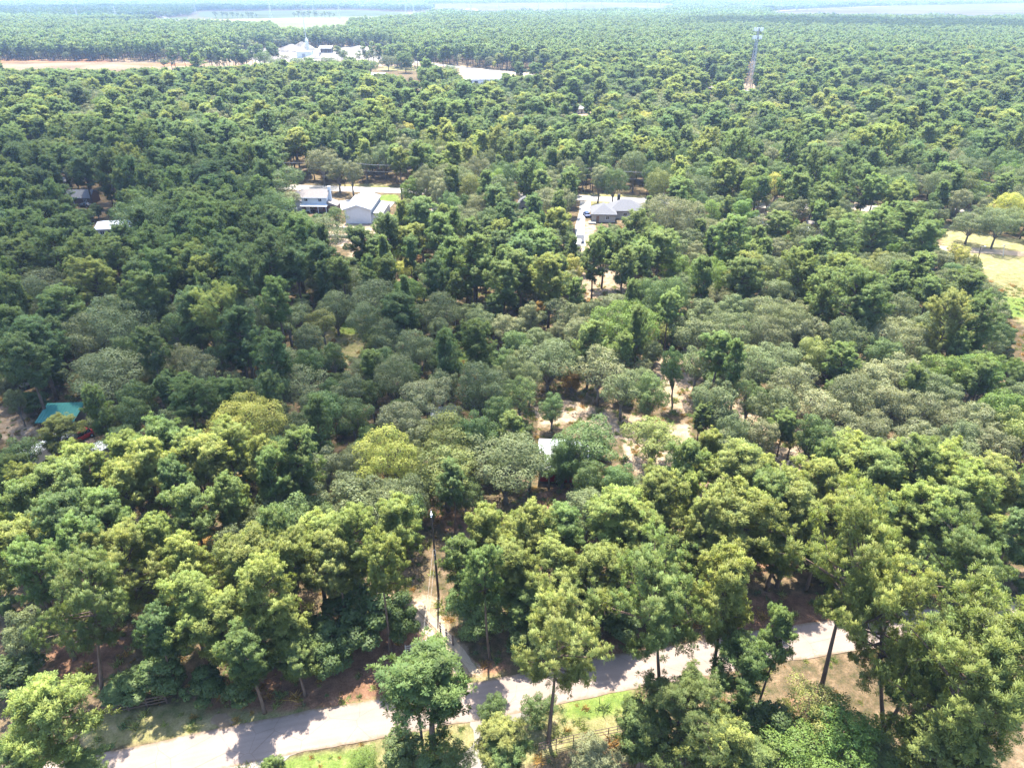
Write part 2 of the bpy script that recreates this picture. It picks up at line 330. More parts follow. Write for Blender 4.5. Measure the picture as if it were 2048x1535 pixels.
n_far = noise(.022, 5, .65); f2 = N(nt, 'ShaderNodeMapRange'); f2.inputs[1].default_value = .35; f2.inputs[2].default_value = .65; f2.inputs[3].default_value = .62; f2.inputs[4].default_value = 1.15; nt.links.new(n_far, f2.inputs[0])
s0 = N(nt, 'ShaderNodeVectorMath', operation='SCALE'); nt.links.new(c, s0.inputs[0]); nt.links.new(f2.outputs[0], s0.inputs[3]); c = s0.outputs[0]
fm = N(nt, 'ShaderNodeMapRange'); fm.inputs[1].default_value = .3; fm.inputs[2].default_value = .7; fm.inputs[3].default_value = .6; fm.inputs[4].default_value = 1.35; nt.links.new(n_fine, fm.inputs[0])
sc_ = N(nt, 'ShaderNodeVectorMath', operation='SCALE'); nt.links.new(c, sc_.inputs[0]); nt.links.new(fm.outputs[0], sc_.inputs[3])
nt.links.new(sc_.outputs[0], b.inputs['Base Color']); b.inputs['Roughness'].default_value = 1; b.inputs['Specular IOR Level'].default_value = 0
bp = N(nt, 'ShaderNodeBump'); bp.inputs['Strength'].default_value = .7; bp.inputs['Distance'].default_value = .12; nt.links.new(n_fine, bp.inputs['Height']); nt.links.new(bp.outputs[0], b.inputs['Normal'])
me.materials.append(m); link('ground', me, kind='structure')

# ------------------------------------------------------------------ roads, drives, yards
def roadmat(name, col, dark, streak=.12):
    m, nt, b, out = newmat(name)
    uv = N(nt, 'ShaderNodeUVMap'); mp = N(nt, 'ShaderNodeMapping'); mp.inputs['Scale'].default_value = (.03, 9, 1); nt.links.new(uv.outputs[0], mp.inputs[0])
    s1 = N(nt, 'ShaderNodeTexNoise'); s1.inputs['Scale'].default_value = 1; s1.inputs['Detail'].default_value = 5; nt.links.new(mp.outputs[0], s1.inputs[0])
    g = N(nt, 'ShaderNodeNewGeometry'); s2 = N(nt, 'ShaderNodeTexNoise'); s2.inputs['Scale'].default_value = .35; s2.inputs['Detail'].default_value = 8; nt.links.new(g.outputs['Position'], s2.inputs[0])
    s3 = N(nt, 'ShaderNodeTexNoise'); s3.inputs['Scale'].default_value = 9; s3.inputs['Detail'].default_value = 4; nt.links.new(g.outputs['Position'], s3.inputs[0])
    ad = N(nt, 'ShaderNodeMath', operation='ADD'); nt.links.new(s1.outputs[0], ad.inputs[0]); nt.links.new(s2.outputs[0], ad.inputs[1])
    ad2 = N(nt, 'ShaderNodeMath', operation='MULTIPLY_ADD'); nt.links.new(s3.outputs[0], ad2.inputs[0]); ad2.inputs[1].default_value = .5; nt.links.new(ad.outputs[0], ad2.inputs[2])
    r = N(nt, 'ShaderNodeValToRGB'); r.color_ramp.elements[0].position = .45; r.color_ramp.elements[0].color = (*dark, 1); r.color_ramp.elements[1].position = .85; r.color_ramp.elements[1].color = (*col, 1)
    sc2 = N(nt, 'ShaderNodeMath', operation='MULTIPLY'); sc2.inputs[1].default_value = .5; nt.links.new(ad2.outputs[0], sc2.inputs[0]); nt.links.new(sc2.outputs[0], r.inputs[0])
    wv = N(nt, 'ShaderNodeTexVoronoi', feature='DISTANCE_TO_EDGE'); wv.inputs['Scale'].default_value = .22; nt.links.new(g.outputs['Position'], wv.inputs[0])
    lt = N(nt, 'ShaderNodeMath', operation='LESS_THAN'); lt.inputs[1].default_value = .006; nt.links.new(wv.outputs[0], lt.inputs[0])
    mx = N(nt, 'ShaderNodeMixRGB', blend_type='MULTIPLY'); mx.inputs[2].default_value = (.8, .78, .76, 1); nt.links.new(lt.outputs[0], mx.inputs[0]); nt.links.new(r.outputs[0], mx.inputs[1])
    sx = N(nt, 'ShaderNodeSeparateXYZ'); nt.links.new(uv.outputs[0], sx.inputs[0])
    e1 = N(nt, 'ShaderNodeMath', operation='SUBTRACT'); e1.inputs[1].default_value = .5; nt.links.new(sx.outputs[1], e1.inputs[0]); e2 = N(nt, 'ShaderNodeMath', operation='ABSOLUTE'); nt.links.new(e1.outputs[0], e2.inputs[0])
    s4 = N(nt, 'ShaderNodeTexNoise'); s4.inputs['Scale'].default_value = 1.1; s4.inputs['Detail'].default_value = 7; s4.inputs['Roughness'].default_value = .7; nt.links.new(g.outputs['Position'], s4.inputs[0])
    e3 = N(nt, 'ShaderNodeMath', operation='MULTIPLY_ADD'); e3.inputs[1].default_value = .32; nt.links.new(s4.outputs[0], e3.inputs[0]); nt.links.new(e2.outputs[0], e3.inputs[2])
    e4 = N(nt, 'ShaderNodeMapRange'); e4.inputs[1].default_value = .575; e4.inputs[2].default_value = .66; nt.links.new(e3.outputs[0], e4.inputs[0])
    mz = N(nt, 'ShaderNodeMixRGB'); mz.inputs[2].default_value = (.135, .10, .068, 1); nt.links.new(e4.outputs[0], mz.inputs[0]); nt.links.new(mx.outputs[0], mz.inputs[1])
    nt.links.new(mz.outputs[0], b.inputs['Base Color']); b.inputs['Roughness'].default_value = .9; b.inputs['Specular IOR Level'].default_value = .08
roadmat('asphalt_pink', (.235, .185, .158), (.16, .128, .110)); roadmat('concrete_pale', (.28, .262, .235), (.21, .195, .175)); roadmat('limestone_track', (.33, .27, .20), (.21, .165, .115))
simple('concrete', (.28, .27, .25), .8, .18, .6, spec=0); simple('limestone', (.22, .20, .175), .9, .35, .12, bump=.4, spec=0)
simple('far_field', (.125, .145, .065), .95, .2, .006, spec=0); simple('sand_pale', (.17, .125, .082), .95, .45, .018, spec=0); simple('solar_dark', (.085, .075, .105), .6, .3, .004, spec=0); simple('orange_clay', (.22, .115, .06), .95, .2, .03, spec=0)
MAIN = [(-200, 1592), (170, 1552), (512, 1481), (762, 1434), (1022, 1388), (1210, 1349), (1400, 1317), (1560, 1287), (1690, 1270), (1890, 1246), (2030, 1236), (2250, 1222)]
road('road', MAIN, 4.9, 'asphalt_pink', .0, jitter=.09)
sheet('gravel_apron', [(940, 1440), (1000, 1410), (1050, 1400), (1060, 1440), (1010, 1470), (990, 1540), (930, 1560), (900, 1540), (950, 1480)], -.004, 'limestone', .25, .6)
sheet('gravel_shoulder', [(430, 1535), (560, 1503), (600, 1498), (560, 1525), (520, 1545)], -.008, 'limestone', .2, .5)
road('driveway_track', [(925, 1352), (905, 1322), (880, 1290), (858, 1262), (838, 1240), (815, 1215)], 1.15, 'limestone_track', -.005, .5, .1, .0, 2)
road('driveway_track', [(950, 1344), (928, 1312), (905, 1285), (882, 1258), (860, 1236), (836, 1205)], 1.15, 'limestone_track', -.005, .5, .1, .0, 2)
road('far_road', [(-300, 346), (-60, 355), (220, 361), (600, 374.5), (800, 381), (1000, 388.5), (1170, 396), (1290, 401), (1500, 409), (1700, 415), (2100, 428), (2500, 440)], 8.5, 'concrete_pale', .0, 4, .15)
road('side_road', [(1840, 492), (1890, 497), (1950, 500), (2048, 508), (2200, 522), (2500, 545)], 5.5, 'limestone_track', .0, 2, .3)
road('quarry_road', [(690, 92), (760, 108), (830, 123), (960, 139), (1060, 149), (1180, 156), (1340, 170)], 12, 'concrete_pale', .05, 12, .8)
road('side_lane', [(1722, 400), (1716, 415), (1700, 440)], 4, 'limestone_track', .01, 2, .2)
for pts in ([(634, 379), (664, 381), (656, 388), (642, 387)], [(722, 383), (752, 384), (738, 392), (716, 393)], [(668, 403), (700, 399), (716, 394), (736, 393), (700, 418), (686, 421), (668, 414)], [(757, 402), (790, 404), (780, 415), (757, 415)],
            [(1160, 402), (1182, 403), (1180, 424), (1171, 432), (1168, 470), (1172, 492), (1150, 492), (1151, 450), (1158, 425)]):
    sheet('concrete_drive', pts, .055, 'concrete')
sheet('quarry_floor', [(490, 116), (560, 103), (640, 97), (740, 104), (790, 116), (760, 122), (700, 120), (610, 126), (545, 128), (510, 126)], .1, 'limestone', 6, 20)
sheet('clay_pit', [(-60, 118), (180, 120), (260, 123), (420, 126), (470, 122), (480, 138), (440, 147), (300, 149), (120, 150), (-60, 150)], .1, 'sand_pale', 6, 20)
sheet('clay_bank', [(-60, 119), (180, 120), (260, 123), (120, 126), (-60, 125)], .25, 'orange_clay', 6, 20)
sheet('clay_bank', [(230, 128), (330, 126), (420, 130), (320, 132)], .25, 'orange_clay', 5, 15)
sheet('field', [(150, 46), (240, 41), (380, 34), (330, 44)], .25, 'far_field', 12, 60); sheet('field', [(390, 31), (405, 23.5), (700, 20), (870, 27), (800, 34), (680, 36), (440, 37)], .25, 'far_field', 12, 60)
sheet('field', [(470, 42), (690, 40), (690, 50), (640, 58), (600, 60), (560, 56), (530, 47)], .25, 'far_field', 10, 40)
sheet('solar_farm', [(850, 8), (1200, 6), (1350, 9), (1330, 18), (960, 25), (870, 20)], .3, 'solar_dark', 25, 120); sheet('solar_farm', [(1530, 23), (1750, 14), (2150, 6), (2150, 24), (1950, 37), (1850, 33), (1560, 31)], .3, 'solar_dark', 25, 120)
road('far_track', [(1525, 24), (1650, 17), (1760, 13), (1900, 8), (2100, 2)], 24, 'concrete_pale', .5, 60, 2); road('far_track', [(320, 34), (345, 31), (380, 27), (395, 27)], 16, 'concrete_pale', .5, 30, 2); road('far_track', [(325, 34), (345, 40), (370, 43)], 14, 'concrete_pale', .55, 30, 2)
road('far_track', [(925, 20), (945, 18), (960, 24)], 16, 'concrete_pale', .55, 30, 2); road('far_track', [(1870, 33), (1950, 36), (2000, 38)], 14, 'concrete_pale', .55, 30, 2)
# ------------------------------------------------------------------ trees: prototypes (leaf-sized faces on real limbs)
def unit(v): return v / np.maximum(np.linalg.norm(v, axis=-1, keepdims=True), 1e-9)
def blades(C, A, tone, K, L, W, spread, g):
    """needle sprays: K slim triangles round each centre C, leaning to axis A"""
    n = len(C); d = unit(A[:, None, :] * spread + unit(g.normal(size=(n, K, 3))))
    l = L * g.uniform(.65, 1.15, (n, K, 1)); wv = unit(np.cross(d, g.normal(size=(n, K, 3)))) * W * g.uniform(.7, 1.3, (n, K, 1))
    c = C[:, None, :] + d * .05; tip = c + d * l
    V = np.stack([c - wv * .25, tip - wv, tip + wv], 2).reshape(-1, 3)
    O = unit((C - C.mean(0)) * [1, 1, 1.3]); Nv = unit(d * .75 + O[:, None, :] * .45 + [0, 0, .4]); Ng = np.cross(tip - wv - c, 2 * wv); flip = (Ng * Nv).sum(-1) < 0
    idx = np.arange(len(V)).reshape(-1, 3); fl = flip.reshape(-1); idx[fl] = idx[fl][:, ::-1]
    t = np.repeat(tone, K * 3); return V, idx, t, np.repeat(Nv.reshape(-1, 3), 3, 0)
def leaves(C, Nn, tone, S, g, soft=None):
    n = len(C); t1 = unit(np.cross(Nn, g.normal(size=(n, 3)))); t2 = np.cross(Nn, t1); s = S * g.uniform(.6, 1.25, (n, 1)); k = g.uniform(.55, .9, (n, 1))
    lift = Nn * s * .25
    V = np.stack([C - t1 * s, C - t2 * s * k + lift, C + t1 * s, C + t2 * s * k + lift], 1).reshape(-1, 3)
    Nv = unit(Nn + (0 if soft is None else soft))
    return V, np.arange(len(V)).reshape(-1, 4), np.repeat(tone, 4), np.repeat(Nv, 4, 0)
def curve_pts(p0, d, L, up, n, g, wob=.12):
    P = [np.array(p0, float)]; d = unit(np.array(d, float))
    for i in range(n):
        d = unit(d + np.array([0, 0, up]) + g.normal(0, wob, 3)); P.append(P[-1] + d * L / n)
    return P, d
def pine_proto(seed, h=18.0, R=4.0, cb=.42, nb=34, K=20, sub=6, top=1.0, bw=.046):
    g = np.random.default_rng(seed); tb = MB(); lean = g.normal(0, .03, 2)
    ax = lambda z: np.array([lean[0] * z + .25 * math.sin(z * .25 + seed), lean[1] * z + .2 * math.cos(z * .22 + seed) - .2 * math.cos(seed), z])
    tb.tube([ax(z) - (ax(0) * [1, 1, 0]) for z in np.linspace(-.3, h * .97, 9)], list(np.linspace(.019 * h, .03, 9)), 7)
    C, A, T = [], [], []; off = ax(0) * [1, 1, 0]; ang = g.uniform(0, 6.28)
    skew = g.uniform(0, 6.28)
    for i in range(nb):
        t = (i + g.uniform(0, .9)) / nb; z = h * (cb + (1 - cb) * t * .97); ang += 2.399 + g.normal(0, .3)
        prof = (.58 + .42 * math.sin(min(t / .4, 1) * math.pi / 2)) * (math.sqrt(max(.07, 1 - max(0, (t - .38) / .64) ** 2.6)) if top <= 1 else 1 - .9 * t)
        L = R * prof * g.uniform(.62, 1.12) * (1 + .22 * math.cos(ang - skew))
        el = -.05 + .95 * t ** 1.3 + g.normal(0, .1)
        d = np.array([math.cos(ang) * math.cos(el), math.sin(ang) * math.cos(el), math.sin(el)]); P, de = curve_pts(ax(z) - off, d, L, .10, 5, g)
        tb.tube(P, list(np.linspace(.05 + .022 * L, .02, 6)), 3, False); bt = g.uniform(0, 1)
        for j in range(sub + 9 + int(L)):
            q = g.uniform(.28, 1); k = min(int(q * 5), 4); p0 = P[k] + (P[k + 1] - P[k]) * (q * 5 - k)
            sd = unit(unit(P[k + 1] - P[k]) * .7 + g.normal(0, .75, 3) * [1, 1, .5] + [0, 0, .25]); l2 = L * g.uniform(.10, .42) * (1.2 - .5 * q) + .25
            e = p0 + sd * l2
            if j % 3 == 0: tb.tube([p0, e], [.03, .012], 3, False)
            for _ in range(g.integers(1, 3)):
                C.append(e + g.normal(0, .30, 3) * [1, 1, .7] - sd * g.uniform(0, .5 * l2)); A.append(unit(sd * .5 + [0, 0, .8] + g.normal(0, .3, 3))); T.append(np.clip(.5 * bt + .5 * g.uniform(), 0, 1))
        for _ in range(4): C.append(P[-1] + g.normal(0, .25, 3)); A.append(unit(de + [0, 0, .6])); T.append(bt * .5 + .5 * g.uniform())
    V, f, t, nn = blades(np.array(C), np.array(A), np.array(T), K, .42, bw, .62, g)
    return tb, V, f, None, t, nn
def oak_proto(seed, h=12.0, R=4.5, cb=.28, nl=46, dens=230, leaf=.17, flat=1.0, gap=.0, lob=1.0):
    g = np.random.default_rng(seed); tb = MB(); forks = g.integers(3, 6); hb = h * cb
    tb.tube([(0, 0, -.3), (g.normal(0, .1), g.normal(0, .1), hb * .6), (g.normal(0, .2), g.normal(0, .2), hb * 1.1)], [.03 * h, .024 * h, .02 * h], 7)
    cz = h * (cb + 1) / 2; rz = h * (1 - cb) / 2; LC, LR = [], []
    i = 0
    while len(LC) < nl and i < 2000:
        i += 1; d = unit(g.normal(size=3)); d[2] = abs(d[2]) * (1 if g.uniform() < .62 else -.85)
        s = g.uniform(.5, .86) if g.uniform() < .8 else g.uniform(.15, .5)
        bump = 1 + .16 * math.sin(3 * math.atan2(d[1], d[0]) + seed) + .1 * math.sin(5 * d[2] + seed * 2)
        p = np.array([d[0] * R * s * bump, d[1] * R * s * bump, cz + d[2] * rz * s * flat]); r = R * g.choice([.18, .25, .33]) * g.uniform(.9, 1.1) * lob
        if LC and min(np.linalg.norm(p - q) for q in LC) < r * .55: continue
        LC.append(p); LR.append(r)
    LC = np.array(LC); LR = np.array(LR)
    for k in g.choice(len(LC), min(len(LC), 16), False):
        p = LC[k]; m1 = np.array([p[0] * .35, p[1] * .35, hb + (p[2] - hb) * .45]) + g.normal(0, .2, 3)
        tb.tube([(0, 0, hb * .85), m1, p], [.011 * h, .008 * h, .02], 4, False)
    C, Nn, T, SD = [], [], [], []
    for k in range(len(LC)):
        n = int(dens * (LR[k] / (R * .27 * lob)) ** 2); d = unit(g.normal(size=(n, 3)) + [0, 0, .35]); rr = LR[k] * (1 - .42 * g.uniform(0, 1, (n, 1)) ** 2.2) * (1 + .2 * np.sin(d[:, :1] * 7 + k) * np.cos(d[:, 1:2] * 6 + k))
        p = LC[k] + d * rr * [1, 1, .82]; dd = np.linalg.norm((p[:, None, :] - LC[None]) / [1, 1, .82], axis=2) / LR[None]
        dd[:, k] = 9; keep = (dd.min(1) > .84) & (g.uniform(size=n) > gap); p = p[keep]
        C.append(p); Nn.append(unit(d[keep] * .8 + g.normal(0, .55, p.shape) + [0, 0, .35])); SD.append(unit(d[keep]) * .9 + [0, 0, .3]); T.append(np.clip(.45 * g.uniform() + .55 * g.uniform(size=len(p)), 0, 1))
    C, Nn, T, SD = np.concatenate(C), np.concatenate(Nn), np.concatenate(T), np.concatenate(SD)
    V, q, t, nn = leaves(C, Nn, T, leaf, g, SD)
    return tb, V, None, q, t, nn
def bare_proto(seed, h=10.0, R=3.0, leafy=0.0):
    g = np.random.default_rng(seed); tb = MB(); C = []
    def grow(p, d, L, r, lev):
        P, de = curve_pts(p, d, L, .05, 4, g, .16); tb.tube(P, list(np.linspace(r, r * .5, 5)), 4 if lev else 6, False)
        if lev >= 3: C.append(P[-1]); return
        for _ in range(3 if lev else 5):
            k = g.integers(1, 5) if lev else g.integers(2, 5); grow(P[k], unit(de + g.normal(0, .75, 3) + [0, 0, .1]), L * g.uniform(.45, .68), r * .48, lev + 1)
    grow((0, 0, -.2), (0, 0, 1), h * .55, .16, 0)
    C = np.array(C); C = C[np.repeat(np.arange(len(C)), max(1, int(6 * leafy)))] + g.normal(0, .3, (len(C) * max(1, int(6 * leafy)), 3)); 
    if not leafy: return tb, None, None, None, None, None
    V, q, t, nn = leaves(C, unit(g.normal(size=C.shape) + [0, 0, .6]), g.uniform(size=len(C)), .16, g); return tb, V, None, q, t, nn
class Proto:
    def __init__(s, kind, h, R, bark, data):
        tb, V, f, q, t, nn = data; s.kind, s.h, s.R = kind, h, R
        s.trunk = tb.me('trunk', bark); s.trunk.polygons.foreach_set('use_smooth', np.ones(len(s.trunk.polygons), bool))
        s.crown = None if V is None else mesh_from('crown', V, f, q, t, ('pine_mid' if kind == 'pine' else 'oak_grey',), normals=nn)
        s.colour = {}
    def crown_for(s, mat): return s.crown
PINES = [Proto('pine', 18, 4.0, 'pine_bark', pine_proto(*a)) for a in [(1, 18, 4.0, .50, 34, 36, 7), (2, 18, 4.0, .56, 30, 36, 8), (3, 18, 4.0, .42, 40, 34, 7), (4, 18, 4.0, .54, 32, 36, 8), (5, 18, 4.0, .40, 42, 34, 7), (6, 18, 4.0, .60, 27, 36, 9), (7, 18, 4.0, .48, 36, 36, 7, .8)]]
BIGS = [Proto('pine', 18, 6.6, 'pine_bark', pine_proto(*a, 1.0, .036)) for a in [(11, 18, 6.6, .54, 32, 44, 8), (12, 18, 6.6, .60, 34, 44, 11), (13, 18, 6.6, .50, 36, 44, 9)]]
BIGL = [Proto('pine', 18, 6.6, 'pine_bark', pine_proto(*a, 1.0, .036)) for a in [(14, 18, 6.6, .26, 50, 42, 10), (15, 18, 6.6, .32, 46, 42, 11)]]
YOUNG = [Proto('pine', 18, 4.0, 'pine_bark', pine_proto(9, 18, 4.0, .14, 54, 26, 6, 1.15))]
OAKS = [Proto('oak', 12, 4.5, 'grey_bark', oak_proto(*a)) for a in [(21, 12, 4.5, .24, 72, 300, .12, 1, 0, .76), (22, 12, 4.5, .30, 62, 300, .12, 1, 0, .8), (23, 12, 4.5, .20, 80, 280, .115, 1, 0, .74), (24, 12, 4.5, .36, 58, 300, .115, .8, 0, .8), (25, 12, 4.5, .24, 70, 280, .125, 1, .08, .78), (26, 12, 4.5, .3, 60, 260, .11, 1, .22, .8)]]
BIGO = [Proto('oak', 12, 7.0, 'grey_bark', oak_proto(*a)) for a in [(27, 12, 7.0, .24, 95, 430, .125, 1, .08, .72), (28, 12, 7.0, .30, 85, 430, .125, .9, .15, .76)]]
WILLOW = [Proto('oak', 12, 4.5, 'grey_bark', oak_proto(31, 12, 4.5, .12, 60, 440, .105))]
BUSH = [Proto('bush', 12, 4.5, 'grey_bark', oak_proto(41, 12, 4.5, .06, 30, 330, .2)), Proto('bush', 12, 4.5, 'grey_bark', oak_proto(42, 12, 4.5, .04, 24, 330, .22))]
BARE = [Proto('bare', 10, 3.0, 'dead_wood', bare_proto(51)), Proto('bare', 10, 3.0, 'dead_wood', bare_proto(52, leafy=1.0))]

# species letters: (prototypes, leaf colour, object name, category, words, usual height)
SP = {'p': (PINES, 'pine_bright', 'pine_tree', 'pine tree', 'light green pine', 15.5), 'P': (PINES, 'pine_mid', 'pine_tree', 'pine tree', 'mid green pine', 15.5),
      'q': (PINES, 'pine_deep', 'pine_tree', 'pine tree', 'deep green pine', 16.5), 'Y': (PINES, 'pine_yellow', 'pine_tree', 'pine tree', 'yellowish pine', 15.5),
      'c': (YOUNG, 'pine_mid', 'pine_tree', 'pine tree', 'narrow young pine', 12),
      'o': (OAKS, 'oak_grey', 'oak_tree', 'oak tree', 'grey green oak', 11.5), 'O': (OAKS, 'oak_pale', 'oak_tree', 'oak tree', 'pale dusty oak', 11.5),
      'e': (OAKS, 'oak_green', 'oak_tree', 'oak tree', 'dark green oak', 11.5), 'w': (WILLOW, 'oak_grey', 'oak_tree', 'oak tree', 'dense willow leaved oak', 12),
      'v': (OAKS, 'olive', 'broadleaf_tree', 'broadleaf tree', 'olive green broadleaf tree', 11), 'g': (OAKS, 'vivid', 'broadleaf_tree', 'broadleaf tree', 'vivid green broadleaf tree', 12),
      'y': (OAKS, 'gold', 'broadleaf_tree', 'broadleaf tree', 'yellow green broadleaf tree', 13), 'd': (BUSH, 'dark_leaf', 'understory_tree', 'small tree', 'low dark leafy tree', 7),
      'l': (BUSH, 'oak_green', 'understory_tree', 'small tree', 'low green leafy tree', 6), 'r': (BUSH, 'rust', 'understory_tree', 'small tree', 'rust tinged leafy bush', 5),
      'b': ([BARE[0]], None, 'bare_tree', 'bare tree', 'bare pale dead tree', 10), 'B': ([BARE[1]], 'rust', 'bare_tree', 'bare tree', 'half bare tree with thin brownish leaves', 11)}
